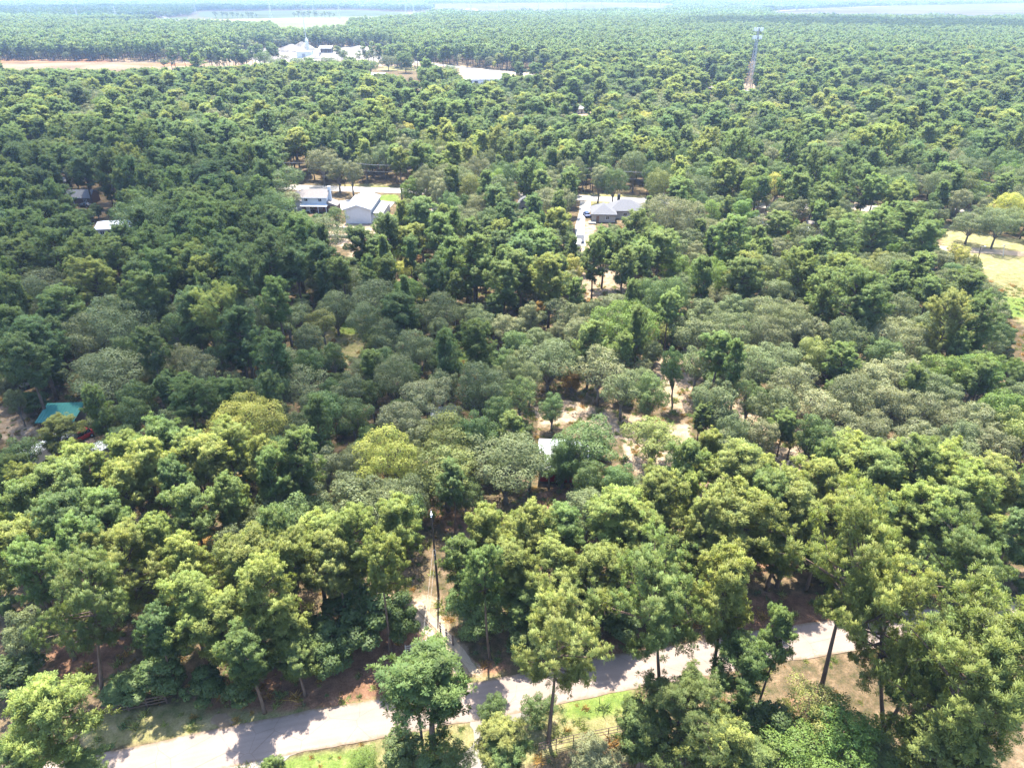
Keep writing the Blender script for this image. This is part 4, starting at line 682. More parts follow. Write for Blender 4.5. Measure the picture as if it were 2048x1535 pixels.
ent2 = [([p.oc, p.ot], mt) for p in FP for mt in ('pine_deep', 'pine_mid', 'haze_pine')] + [([p.oc, p.ot], mt) for p in FO for mt in ('oak_grey', 'haze_oak', 'oak_pale')]
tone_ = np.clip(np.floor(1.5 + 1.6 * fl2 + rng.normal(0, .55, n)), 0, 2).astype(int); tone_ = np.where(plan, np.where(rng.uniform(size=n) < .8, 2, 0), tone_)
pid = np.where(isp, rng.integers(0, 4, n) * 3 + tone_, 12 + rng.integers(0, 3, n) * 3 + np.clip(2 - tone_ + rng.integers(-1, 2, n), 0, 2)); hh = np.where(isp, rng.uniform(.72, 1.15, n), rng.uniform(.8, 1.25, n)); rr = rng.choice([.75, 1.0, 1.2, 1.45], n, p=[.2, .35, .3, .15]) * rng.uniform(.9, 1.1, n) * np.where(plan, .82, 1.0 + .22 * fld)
instancer('far_woods', ent2, np.stack([xx, yy, np.zeros(n)], 1), pid, rng.uniform(0, 6.28, n), np.stack([rr, rr, hh], 1), label='hazy pine woods stretching away behind the quarry and cell tower', category='woods')
# the farthest woods: patches of small crowns
def patch(seed, size_=60.0, n=46):
    g = np.random.default_rng(seed); Vs, T, NN = [], [], []
    for k in range(n):
        c = g.uniform(-size_ / 2, size_ / 2, 2); h = g.uniform(11, 20); r = g.uniform(2.8, 6.0); m_ = 26; d = unit(g.normal(size=(m_, 3)) + [0, 0, .5]); P = np.array([c[0], c[1], h - r]) + d * [r, r, r * 1.15]
        V, q, t, nn = leaves(P, unit(d + g.normal(0, .4, d.shape)), np.full(m_, g.uniform()) * .7 + .3 * g.uniform(size=m_), 1.5, g, d); Vs.append(V); T.append(t); NN.append(nn)
    V = np.concatenate(Vs); return mesh_from('canopy', V, None, np.arange(len(V)).reshape(-1, 4), np.concatenate(T), ('haze_pine',), normals=np.concatenate(NN))
PT = [loose('canopy_source', patch(90 + i)) for i in range(4)]
def belt_patch(y0, y1, cell_):
    out = []
    y = y0
    while y < y1:
        hw = 80 + .80 * y; xs = np.arange(-hw, hw, cell_); out.append(np.stack([xs + rng.uniform(-8, 8, len(xs)), np.full(len(xs), y) + rng.uniform(-8, 8, len(xs))], 1)); y += cell_
    P = np.concatenate(out); px, py = proj(P[:, 0], P[:, 1], 0.0); bad = np.zeros(len(P), bool)
    for k in FARKEEP: bad |= inpoly(px, py, k) | (sdist(P[:, 0], P[:, 1], gpoly(k)) > -22)
    for z_ in (8.0, 13.0):
        px, py = proj(P[:, 0], P[:, 1], z_)
        for k in FARKEEP: bad |= inpoly(px, py, k)
    keep = ~bad
    return P[keep]
P = belt_patch(1740, 6800, 46.0); n = len(P)
s_ = rng.uniform(.8, 1.15, n) * np.clip(np.where(P[:, 1] > 3000, 1.25, 1.0), 0, 2)
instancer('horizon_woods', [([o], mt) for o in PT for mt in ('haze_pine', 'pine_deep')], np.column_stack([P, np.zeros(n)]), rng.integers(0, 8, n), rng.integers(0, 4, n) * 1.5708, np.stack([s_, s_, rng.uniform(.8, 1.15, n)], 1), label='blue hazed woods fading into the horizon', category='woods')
for k, (bp_, nn) in enumerate(zip(BELT, (9, 11, 5))):     # tree rows in the pale far field
    for q in range(nn):
        f_ = (q + rng.uniform(.1, .9)) / nn; px = bp_[0][0] + f_ * (bp_[1][0] - bp_[0][0]); x, y = G(px, bp_[2][1] - 1.2); p = FO[q % 3]
        t = thing('oak_tree', f"{['leftmost', 'second', 'third', 'fourth', 'fifth', 'sixth', 'seventh', 'eighth', 'ninth', 'tenth', 'eleventh'][q]} oak from the left in the {('left tree row of the pale far field', 'right tree row of the pale far field', 'short row beside the pale track')[k]}", 'oak tree', (float(x), float(y), 0), 0, ('left field tree row', 'right field tree row', 'track side trees')[k]); sc2 = rng.uniform(.9, 1.7); t.scale = (sc2 * 1.2, sc2 * 1.2, sc2)
        link('trunk', p.trunk, t); cr = link('crown', p.crown, t); cr.material_slots[0].link = 'OBJECT'; cr.material_slots[0].material = MATS['haze_oak']
print('TREES', len(single), cnt, 'rest', len(rest), 'max class', max(len(v) for v in classes.values()))
#OBJECTS#
# ------------------------------------------------------------------ buildings
simple('white_siding', (.70, .71, .72), .6, .05, 2); simple('pale_siding', (.60, .61, .62), .6, .05, 1); simple('red_brick', (.20, .085, .06), .85, .25, 6); simple('brown_brick', (.17, .10, .07), .85, .25, 6)
simple('tan_shingle', (.20, .175, .16), .9, .14, 3); simple('grey_shingle', (.135, .135, .145), .9, .14, 3); simple('slate_shingle', (.12, .125, .14), .9, .16, 3); simple('shed_roof', (.24, .235, .235), .6, .08, 1)
simple('white_metal', (.5, .52, .54), .45, .06, 1); simple('tin', (.36, .385, .42), .4, .12, 1, stretch=(1, .1, 1)); simple('green_metal', (.022, .15, .13), .45, .08, .6); simple('tan_wall', (.42, .36, .30), .8, .1, 2); simple('red_barn', (.30, .02, .018), .7, .15, 3)
simple('trim_white', (.75, .75, .75), .5, .04, 2); simple('dark_opening', (.012, .013, .016), .6, .1, 2); simple('glass_dark', (.02, .025, .032), .08, .05, 2, spec=.8); simple('chimney_brown', (.24, .13, .08), .9, .2, 5); simple('chimney_dark', (.05, .045, .045), .9, .2, 5)
simple('blue_tarp', (.03, .22, .38), .5, .1, 2); simple('orange_wall', (.52, .27, .10), .8, .12, 2); simple('rail_brown', (.085, .055, .04), .85, .3, 4); simple('rail_pale', (.36, .32, .28), .85, .3, 4); simple('pipe_rust', (.075, .045, .04), .6, .25, 4)
simple('steel_pale', (.50, .52, .54), .4, .06, 2); simple('steel_grey', (.28, .29, .31), .5, .1, 2); simple('wire', (.30, .29, .28), .5, .05, 1); simple('pole_wood', (.075, .055, .042), .9, .3, 3, stretch=(1, 1, .2)); simple('lamp_white', (.75, .75, .72), .4, .03, 2)
simple('paint_red', (.38, .018, .02), .3, .05, 2, spec=.6); simple('paint_blue', (.02, .06, .22), .3, .05, 2, spec=.6); simple('paint_white', (.72, .72, .72), .35, .04, 2, spec=.6); simple('paint_dark', (.04, .042, .05), .35, .05, 2, spec=.6); simple('tyre', (.015, .015, .015), .9, .1, 4); simple('machine_yellow', (.45, .26, .03), .5, .1, 2); simple('headlight', (.7, .7, .68), .2, .02, 2)
def gable(t, x0, x1, y0, y1, zw, zr, axis, wm, rm, oh=.45, z0=0.0, trim=None):
    a, b_ = (y0, y1) if axis == 'x' else (x0, x1); m_ = (a + b_) / 2; sl_ = (zr - zw) / (m_ - a)
    prof = [(a, z0), (b_, z0), (b_, zw), (m_, zr), (a, zw)]; wmb, rmb = MB(), MB(); e = zw - oh * sl_ + .03
    s1 = [(a - oh, e), (m_, zr + .03), (m_, zr + .25), (a - oh, e + .2)]; s2 = [(m_ , zr + .03), (b_ + oh, e), (b_ + oh, e + .2), (m_, zr + .25)]
    if axis == 'x': wmb.prismx(prof, x0, x1); rmb.prismx(s1, x0 - oh, x1 + oh); rmb.prismx(s2, x0 - oh, x1 + oh)
    else: wmb.prism(prof, y0, y1); rmb.prism(s1, y0 - oh, y1 + oh); rmb.prism(s2, y0 - oh, y1 + oh)
    w_ = wmb.build('wall', wm, t); r_ = rmb.build('roof', rm, t)
    if trim:
        tm = MB()
        if axis == 'y':
            for q in (s1, s2):
                (ax_, az_), (bx_, bz_) = q[0], q[1]
                tm.prism([(ax_, az_ - .12), (bx_, bz_ - .12), (bx_, bz_ + .26), (ax_, az_ + .26)], y0 - oh - .06, y0 - oh)
        else: tm.box(x0 - oh, x1 + oh, a - oh - .06, a - oh, e - .12, e + .22)
        tm.build('trim', trim, r_)
    return w_, r_
def hip(t, x0, x1, y0, y1, zw, zr, rm, oh=.5):
    x0 -= oh; x1 += oh; y0 -= oh; y1 += oh; d = min(x1 - x0, y1 - y0) / 2; ym = (y0 + y1) / 2; xm = (x0 + x1) / 2
    if x1 - x0 >= y1 - y0: r1, r2 = (x0 + d, ym, zr), (x1 - d, ym, zr)
    else: r1, r2 = (xm, y0 + d, zr), (xm, y1 - d, zr)
    c = [(x0, y0, zw), (x1, y0, zw), (x1, y1, zw), (x0, y1, zw)]; lo = [(x, y, z - .2) for x, y, z in c]
    f = [(0, 1, 9, 8), (1, 2, 9), (2, 3, 8, 9), (3, 0, 8)] if x1 - x0 >= y1 - y0 else [(0, 1, 8), (1, 2, 9, 8), (2, 3, 9), (3, 0, 8, 9)]
    return MB().add(c + lo + [r1, r2], f + [(7, 6, 5, 4), (0, 4, 5, 1), (1, 5, 6, 2), (2, 6, 7, 3), (3, 7, 4, 0)]).build('roof', rm, t)
def window(t, x, z, w_, h, y, fm='trim_white'):
    f = MB()
    f.box(x, x + w_, y - .06, y - .005, z, z + .1); f.box(x, x + w_, y - .06, y - .005, z + h - .1, z + h)
    f.box(x, x + .1, y - .06, y - .005, z + .1, z + h - .1); f.box(x + w_ - .1, x + w_, y - .06, y - .005, z + .1, z + h - .1); f.box(x + w_ / 2 - .04, x + w_ / 2 + .04, y - .06, y - .005, z + .1, z + h - .1)
    o = f.build('window', fm, t); MB().box(x + .1, x + w_ - .1, y - .03, y - .004, z + .1, z + h - .1).build('pane', 'glass_dark', o)
def door(t, x, w_, h, y, mat='paint_dark'):
    o = MB().box(x, x + w_, y - .05, y - .005, .05, h).build('door', mat, t); MB().box(x + w_ - .2, x + w_ - .1, y - .09, y - .05, h * .45, h * .5).build('handle', 'steel_pale', o)
def at(px, py): g = G(px, py); return (float(g[0]), float(g[1]), 0.0)
# white two storey house
t = thing('house', 'white two storey house with tan roof and brick ground floor by far road', 'house', at(606, 423), R_(-2))
gable(t, 0, 9.2, 0, 6.5, 5.3, 7.2, 'x', 'white_siding', 'tan_shingle', .5, 2.7, 'trim_white')
MB().box(.12, 9.0, .1, 6.4, 0, 2.7).build('brick_wall', 'red_brick', t)
MB().hexa([(-.4, -1.9, 2.35), (9.6, -1.9, 2.35), (9.6, -.02, 2.85), (-.4, -.02, 2.85)], [(-.4, -1.9, 2.5), (9.6, -1.9, 2.5), (9.6, -.02, 3.05), (-.4, -.02, 3.05)]).build('porch_roof', 'white_metal', t)
for x in (0, 3.1, 6.2, 9.1): MB().box(x - .08, x + .08, -1.75, -1.59, 0, 2.36).build('porch_post', 'trim_white', t)
for x in (1.0, 6.1): window(t, x, 3.7, 1.3, 1.2, 0)
window(t, 6.0, .9, 1.2, 1.1, .1); door(t, 1.3, 1.0, 2.1, .1, 'trim_white'); MB().box(2.6, 4.4, .02, .095, .1, 2.2).build('sliding_door', 'glass_dark', t)
MB().box(9.24, 10.1, 2.6, 3.9, 0, 8.4).build('chimney', 'white_siding', t)
MB().hexa([(9.25, -.6, 2.6), (13, -.6, 2.2), (13, 5, 2.2), (9.25, 5, 2.6)], [(9.25, -.6, 3.9), (13, -.6, 2.4), (13, 5, 2.4), (9.25, 5, 3.9)]).build('side_roof', 'tan_shingle', t)
MB().box(9.22, 12.6, -.3, 4.7, 0, 2.2).build('side_wall', 'brown_brick', t)
t2 = t; wl, rf = MB(), None
w_, r_ = gable(t, -7.0, -.35, 1.0, 8.0, 3.4, 5.4, 'y', 'white_siding', 'tan_shingle', .5, 0, 'trim_white'); window(t, -5.6, 1.0, 1.1, 1.3, 1.0); window(t, -3.4, 1.0, 1.1, 1.3, 1.0)
MB().box(-7.2, -1.2, -1.2, .95, 0, .5).build('deck', 'rail_pale', t)
dk = MB(); [dk.box(-7.1 + .5 * k, -7.0 + .5 * k, -1.15, -1.05, .5, 1.4) for k in range(12)]; dk.box(-7.15, -1.25, -1.18, -1.02, 1.4, 1.5); dk.build('railing', 'trim_white', t)
# metal workshop
t = thing('workshop', 'white metal workshop with broad pale grey gable roof and lean-to', 'workshop', at(692, 447), R_(-1.0))
gable(t, 0, 8.8, 0, 18, 4.9, 6.3, 'y', 'pale_siding', 'shed_roof', .5, 0, 'white_metal')
MB().hexa([(8.85, 1.5, 3.2), (12.6, 1.5, 2.7), (12.6, 17.5, 2.7), (8.85, 17.5, 3.2)], [(8.85, 1.5, 3.4), (12.6, 1.5, 2.9), (12.6, 17.5, 2.9), (8.85, 17.5, 3.4)]).build('lean_to_roof', 'shed_roof', t)
MB().box(8.82, 12.3, 1.8, 17.2, 0, 2.68).build('lean_to_wall', 'pale_siding', t)
sm = MB(); [sm.box(k * 1.1 + .5, k * 1.1 + .54, -.03, -.002, .05, 4.8) for k in range(8)]; sm.build('panel_seam', 'white_metal', t, kind='stuff')
for a_, b_, c_, d_ in ((662, 458, 719, 461), (655, 474.5, 718, 477)):
    A_, B_ = Vector(at(a_, b_)), Vector(at(c_, d_)); L_ = (B_ - A_).length
    t = thing('retaining_wall', 'low pale concrete retaining wall ' + ('just below the metal workshop' if b_ < 470 else 'at the lower end of the workshop yard'), 'wall', A_, math.atan2((B_ - A_).y, (B_ - A_).x))
    MB().box(0, L_, 0, .35, -.3, .75).build('wall_body', 'tan_wall', t); MB().box(-.05, L_ + .05, -.06, .45, .75, .87).build('coping', 'concrete', t)
# hip roofed house
t = thing('house', 'grey hip roofed house with tan walls and dark chimney beside pale drive', 'house', at(1184, 444), R_(-3))
MB().box(0, 8, 0, 9.5, 0, 2.8).build('wall', 'tan_wall', t); hip(t, 0, 8, 0, 9.5, 2.85, 5.4, 'grey_shingle')
MB().box(8.02, 18, 4.5, 13, 0, 2.8).build('wall', 'tan_wall', t); hip(t, 6.2, 18, 4.5, 13, 2.9, 5.8, 'grey_shingle')
door(t, 1.4, 1.0, 2.2, 0, 'chimney_brown'); window(t, 4.6, .9, 1.4, 1.3, 0); window(t, 11, .9, 1.4, 1.3, 4.5)
MB().box(9.2, 10.2, 10.2, 11.2, 4.0, 7.0).build('chimney', 'chimney_dark', t); MB().box(-1.3, 1.2, -2.6, -.1, 0, .45).build('step', 'concrete', t)
# houses deep in the left woods
t = thing('house', 'dark grey gabled house with brown brick and chimney at the left edge', 'house', at(-14, 412), R_(-4)); gable(t, 0, 14.5, 0, 10, 2.9, 6.2, 'x', 'brown_brick', 'slate_shingle', .7)
MB().box(9.1, 10.1, -.75, -.05, 0, 6.6).build('chimney', 'chimney_brown', t); window(t, 5.8, .8, 1.5, 1.4, 0); MB().box(11.4, 13.4, -.04, -.005, .1, 2.1).build('garage_door', 'dark_opening', t)
t = thing('house', 'small slate roofed house with blue tarp behind the dark pines', 'house', at(134, 410), R_(3)); gable(t, 0, 9, 0, 7, 2.6, 4.6, 'x', 'brown_brick', 'slate_shingle'); MB().hexa([(.2, -2.4, 2.3), (4.2, -2.4, 2.3), (4.2, -.5, 2.7), (.2, -.5, 2.7)], [(.2, -2.4, 2.36), (4.2, -2.4, 2.36), (4.2, -.5, 2.78), (.2, -.5, 2.78)]).build('tarp', 'blue_tarp', t)
for x in (.4, 4.0): MB().box(x, x + .1, -2.3, -2.2, 0, 2.3).build('tarp_post', 'steel_pale', t)
window(t, 6.4, .9, 1.3, 1.2, 0)
t = thing('house', 'white low pitched roof of a house deep in the dark pines', 'house', at(196, 475), R_(10)); gable(t, 0, 10.5, 0, 9, 2.7, 3.7, 'x', 'white_siding', 'white_metal', .6); window(t, 1, .9, 1.4, 1.2, 0); door(t, 3.4, 1.0, 2.1, 0); MB().box(-1.6, -.4, -1.4, -.2, 2.3, 2.45).build('awning', 'white_metal', t)
for x in (-1.5, -.6): MB().box(x, x + .1, -1.3, -1.2, 0, 2.3).build('awning_post', 'trim_white', t)
t = thing('house', 'slate grey roof showing between the oaks left of the blue car', 'house', at(1036, 424), R_(-6)); gable(t, 0, 8, 0, 7, 2.8, 5.2, 'y', 'tan_wall', 'slate_shingle'); gable(t, 4.2, 8.6, -1.5, 6, 2.6, 4.6, 'x', 'tan_wall', 'slate_shingle'); window(t, 1.2, .9, 1.3, 1.2, 0)
t = thing('shed', 'brown roofed shed beside white trailer behind the oaks', 'shed', at(866, 434), R_(8)); gable(t, 0, 4, 0, 4, 2.3, 3.2, 'x', 'brown_brick', 'tan_shingle', .3); door(t, 1.2, 1, 2, 0)
# hut and sheds between the right oaks
t = thing('shed', 'small shed with pale blue metal roof beside the dry clearing', 'shed', at(1504, 449), R_(-6)); gable(t, 0, 2.8, 0, 3, 2.1, 2.6, 'y', 'tan_wall', 'tin', .25); door(t, .8, .9, 1.9, 0)
t = thing('mobile_home', 'long pale roofed mobile home half hidden by oaks', 'mobile home', at(1512, 464), R_(-8)); gable(t, 0, 9.5, 0, 4.2, 2.5, 3.0, 'x', 'tan_wall', 'white_siding', .3)
for x in (1.2, 6.6): window(t, x, 1.0, 1.2, 1.0, 0)
door(t, 4.2, .9, 2.1, 0)
t = thing('shed', 'low shed with white roof slope and orange end wall', 'shed', at(1597, 480), R_(28)); gable(t, 0, 5.2, 0, 5, 2.2, 3.2, 'x', 'orange_wall', 'white_siding', .4); MB().box(1.6, 3.6, -.05, -.004, .05, 1.9).build('opening', 'dark_opening', t)
t = thing('shed', 'orange timber shed under the bare limbs', 'shed', at(1612, 462), R_(-6)); gable(t, 0, 4, 0, 3, 2.4, 3.0, 'x', 'orange_wall', 'tan_shingle', .25); door(t, 1.2, .9, 2, 0)
# green roofed shed, camper yard
t = thing('shed', 'open shed with green metal roof and tan wall beside gravel yard', 'shed', at(86, 866), R_(4))
MB().hexa([(-.4, -.5, 2.5), (6.4, -.5, 2.5), (6.4, 4.6, 3.5), (-.4, 4.6, 3.5)], [(-.4, -.5, 2.62), (6.4, -.5, 2.62), (6.4, 4.6, 3.62), (-.4, 4.6, 3.62)]).build('roof', 'green_metal', t)
MB().box(2.0, 6.0, 0, .15, 0, 2.48).build('wall', 'tan_wall', t); MB().box(0, 6.0, 4.0, 4.15, 0, 3.2).build('wall', 'tan_wall', t)
for x in (0, 1.2): MB().box(x, x + .15, 0, .15, 0, 2.5).build('post', 'rail_brown', t)
sm = MB(); [sm.hexa([(k * .55, -.5, 2.622), (k * .55 + .05, -.5, 2.622), (k * .55 + .05, 4.6, 3.622), (k * .55, 4.6, 3.622)], [(k * .55, -.5, 2.66), (k * .55 + .05, -.5, 2.66), (k * .55 + .05, 4.6, 3.66), (k * .55, 4.6, 3.66)]) for k in range(12)]; sm.build('roof_seam', 'green_metal', t, kind='stuff')
t = thing('shed', 'small blue grey metal roofed shed below the red car', 'shed', at(163, 925), R_(-28)); gable(t, 0, 2.6, 0, 3.6, 1.9, 2.4, 'y', 'tan_wall', 'tin', .25); door(t, .9, .8, 1.8, 0)
def camper(name, label, px, py, rz, L_=6.2):
    t = thing(name, label, 'camper', at(px, py), rz); MB().prismx([(-1.15, .5), (1.15, .5), (1.2, 2.3), (1.0, 2.75), (-1.0, 2.75), (-1.2, 2.3)], 0, L_).build('body', 'paint_white', t)
    for x in (L_ * .4, L_ * .58):
        for s_ in (-1, 1): MB().tube([(x, s_ * 1.1, .35), (x, s_ * .9, .35)], .35, 10).build('wheel', 'tyre', t)
    MB().tube([(0, 0, .5), (-1.1, 0, .5)], .08, 6).build('drawbar', 'paint_dark', t)
    for x in (.8, L_ - 2): MB().box(x, x + 1.1, -1.235, -1.185, 1.4, 2.0).build('window', 'glass_dark', t)
    MB().box(L_ * .45, L_ * .45 + .6, -.3, .3, 2.75, 3.0).build('roof_vent', 'trim_white', t)
camper('camper', 'long white camper parked under the oaks left of the tan drive', 50, 938, R_(62), 7.2); camper('camper', 'short white camper tucked behind the slim pine', 106, 897, R_(20), 3.4); camper('camper', 'pale camper in deep shade above the gravel yard', 40, 776, R_(50), 4.2)
camper('camper', 'white camper standing beside the brown roofed shed', 842, 441, R_(25), 5); camper('camper', 'white camper at the lower end of the narrow pale drive', 1152, 505, R_(80), 5)
camper('camper', 'silver white boat trailer end of the narrow drive', 1160, 486, R_(85), 4)
t = thing('shed', 'shed with bright tin roof edge among the shaded oaks', 'shed', at(866, 856), R_(12)); gable(t, 0, 4.4, 0, 3.2, 2.2, 2.8, 'x', 'tan_wall', 'tin', .3); door(t, 1.5, .9, 1.9, 0)
t = thing('barn', 'red walled barn with pale tin roof under the oaks', 'barn', at(1080, 962), R_(-4)); gable(t, 0, 7.5, 0, 8.0, 2.6, 4.2, 'x', 'red_barn', 'tin', .5)
MB().box(2.6, 5.0, -.06, -.005, .05, 2.2).build('door', 'red_barn', t); br = MB(); br.hexa([(2.6, -.1, .1), (2.75, -.1, .1), (5.0, -.1, 2.1), (4.85, -.1, 2.1)], [(2.6, -.062, .1), (2.75, -.062, .1), (5.0, -.062, 2.1), (4.85, -.062, 2.1)]); br.build('door_brace', 'trim_white', t); window(t, .7, 1.0, .9, .9, 0)
# ------------------------------------------------------------------ vehicles
def car(label, px, py, rz, paint, tall=0.0, loc=None, group=None, name='car', cat='car'):
    t = thing(name, label, cat, loc or at(px, py), rz, group)
    MB().prismx([(-2.2, .35), (2.2, .35), (2.25, .8), (1.3, .98), (-1.9, 1.02), (-2.22, .85)], -.88, .88).build('body', paint, t)
    h = 1.48 + tall; MB().hexa([(-.8, -1.8, 1.0), (.8, -1.8, 1.0), (.8, 1.15, .99), (-.8, 1.15, .99)], [(-.66, -1.4, h), (.66, -1.4, h), (.66, .45, h), (-.66, .45, h)]).build('windows', 'glass_dark', t)
    MB().hexa([(-.68, -1.42, h), (.68, -1.42, h), (.68, .47, h), (-.68, .47, h)], [(-.6, -1.3, h + .06), (.6, -1.3, h + .06), (.6, .35, h + .06), (-.6, .35, h + .06)]).build('roof', paint, t)
    for x in (-.9, .9):
        for y in (-1.4, 1.35): wh = MB().tube([(x - .1, y, .33), (x + .1, y, .33)], .33, 12).build('wheel', 'tyre', t); MB().tube([(x - .115, y, .33), (x + .115, y, .33)], .18, 8).build('rim', 'steel_pale', wh)
        MB().box(x * .72 - .16, x * .72 + .16, 2.2, 2.27, .6, .74).build('headlight', 'headlight', t)
    return t
car('red car parked under the end of the green roofed shed', 163, 878, R_(150), 'paint_red', .25); car('blue car standing on the pale drive left of the hip roofed house', 1173, 432, R_(8), 'paint_blue', .15)
car('dark car half seen under the slate roofed house eave', 170, 413, R_(80), 'paint_dark'); car('dark car parked by the small blue roofed shed', 1500, 432, R_(70), 'paint_dark'); car('dark pickup parked by the shed with orange wall', 1614, 488, R_(35), 'paint_dark', .2)
# ------------------------------------------------------------------ fences and gate
def fence(name, label, cat, posts, hgt, rails, pr_, rr_, mat, rmat=None, rnd_=False):
    t = thing(name, label, cat, (posts[0][0], posts[0][1], 0)); o = Vector((posts[0][0], posts[0][1], 0)); Q = [Vector((p[0], p[1], 0)) - o for p in posts]
    for p in Q:
        if rnd_: MB().tube([p + Vector((0, 0, -.2)), p + Vector((0, 0, hgt))], pr_, 8).build('post', mat, t)
        else: MB().box(p.x - pr_, p.x + pr_, p.y - pr_, p.y + pr_, -.2, hgt + .08).build('post', mat, t)
    for a_, b_ in zip(Q[:-1], Q[1:]):
        d = (b_ - a_).normalized(); n_ = Vector((d.y, -d.x, 0)) * (0 if rnd_ else pr_ + .025)
        for z in rails:
            jit = 0 if rnd_ else random.uniform(-.03, .03); A_ = a_ + n_ + Vector((0, 0, z * hgt + jit)); B_ = b_ + n_ + Vector((0, 0, z * hgt + random.uniform(-.02, .02)))
            if rnd_: MB().tube([A_, B_], rr_, 6).build('rail', rmat or mat, t)
            else:
                k = n_.normalized() * .022; u_ = Vector((0, 0, rr_)); MB().hexa([A_ - k - u_, B_ - k - u_, B_ + k - u_, A_ + k - u_], [A_ - k + u_, B_ - k + u_, B_ + k + u_, A_ + k + u_]).build('rail', rmat or mat, t)
    return t
fence('rail_fence', 'dark brown three rail timber fence along the shaded road verge', 'fence', [G(*p) for p in ((112, 1447), (148, 1441), (186, 1436), (221, 1428), (258, 1420), (296, 1412), (334, 1404))], 1.45, (.3, .62, .95), .09, .085, 'rail_brown')
fence('pipe_fence', 'rusty brown pipe fence along the sunny grass verge', 'fence', [G(*p) for p in ((1078, 1503), (1112, 1494), (1146.5, 1486), (1181.5, 1479), (1216, 1472), (1250, 1465), (1285, 1457), (1320, 1449))], 1.5, (.32, .64, .99), .05, .035, 'pipe_rust', None, True)
fence('rail_fence', 'short rail fence with tall dark post right of the driveway gate', 'fence', [G(*p) for p in ((881, 1262), (893, 1275), (906, 1289))], 1.5, (.35, .65, .95), .1, .06, 'rail_brown', 'rail_pale')
fence('rail_fence', 'weathered pale rail fence left of the driveway below the gate', 'fence', [G(*p) for p in ((812, 1304), (832, 1299), (852, 1294))], 1.2, (.35, .65, .95), .08, .07, 'rail_pale')
t = thing('gate', 'dark swung open driveway gate on the left gatepost', 'gate', at(820, 1263)); d_ = Vector(at(846, 1288)) - Vector(at(820, 1263))
MB().box(-.11, .11, -.11, .11, -.2, 1.75).build('gatepost', 'rail_brown', t)
for z in (.3, .7, 1.1): MB().tube([(0, 0, z), (d_.x, d_.y, z)], .035, 6).build('bar', 'pipe_rust', t)
MB().tube([(d_.x, d_.y, .2), (d_.x, d_.y, 1.2)], .04, 6).build('end_bar', 'pipe_rust', t)
t = thing('post', 'pale slim marker post at the top of the driveway', 'post', at(905, 1098)); MB().tube([(0, 0, -.2), (0, 0, 2.2)], .09, 8).build('shaft', 'lamp_white', t); MB().tube([(0, 0, 2.2), (0, 0, 2.3)], [.1, .03], 8).build('cap', 'lamp_white', t)
sheet('gravel_patch', [(418, 1446), (428, 1430), (445, 1424), (462, 1432), (470, 1447), (445, 1457)], -.006, 'limestone_track', .2, .4)
# ------------------------------------------------------------------ poles and wires
def lean_pole(bx, by, tx, ty):
    g = G(bx, by); dx, dy, dz = ray(tx, ty); tt = g[1] / dy; return Vector((g[0], g[1], 0)), Vector((dx * tt, g[1], H + dz * tt))
def wire(label, A_, B_, sag, r=.03, group=None):
    A_, B_ = Vector(A_), Vector(B_); n_ = 14; pts = [A_.lerp(B_, i / n_) - Vector((0, 0, 4 * sag * (i / n_) * (1 - i / n_))) - A_ for i in range(n_ + 1)]
    tag(MB().tube(pts, r, 5).build('power_wire', 'wire', None, A_), label, 'power wire', group)
B0, T0 = lean_pole(877, 1190, 861.5, 1018); hp = (T0 - B0).length; d_ = T0 - B0
t = thing('utility_pole', 'tall dark wooden pole with white lamp standing beside the driveway', 'utility pole', B0); MB().tube([(0, 0, -.4), d_ * .5, d_], [.17, .14, .10], 8).build('pole', 'pole_wood', t)
arm = MB().tube([d_ * .985, d_ * .99 + Vector((.1, -.5, .25)), d_ * .99 + Vector((.15, -1.0, .2))], .035, 6).build('lamp_arm', 'steel_pale', t); MB().tube([d_ * .99 + Vector((.15, -.9, .28)), d_ * .99 + Vector((.17, -1.15, .2)), d_ * .99 + Vector((.18, -1.3, .02))], [.10, .16, .08], 8).build('lamp_head', 'lamp_white', arm)
for k in (.50, .56): MB().tube([d_ * k, d_ * k + Vector((0, -.22, 0))], .07, 6).build('insulator', 'lamp_white', t)
B1 = Vector(at(846, 1500)); t = thing('utility_pole', 'wooden pole hidden behind the big roadside pine', 'utility pole', B1); MB().tube([(0, 0, -.4), (0, 0, 9.5)], [.16, .11], 8).build('pole', 'pole_wood', t); MB().tube([(-.6, 0, 8.6), (.6, 0, 8.6)], .06, 6).build('crossarm', 'pole_wood', t)
wire('left one of two wires running from driveway pole over the road', B0 + d_ * .56 + Vector((-.16, -.2, 0)), B1 + Vector((-.28, 0, 8.7)), .5, .013); wire('right one of two wires running from driveway pole over the road', B0 + d_ * .56 + Vector((.16, -.2, 0)), B1 + Vector((.22, 0, 8.7)), .5, .013)
PX = [(30, 352), (200, 357), (440, 366), (690, 373), (845, 378), (1180, 388), (1430, 398), (1770, 411), (2080, 424)]; tops = []
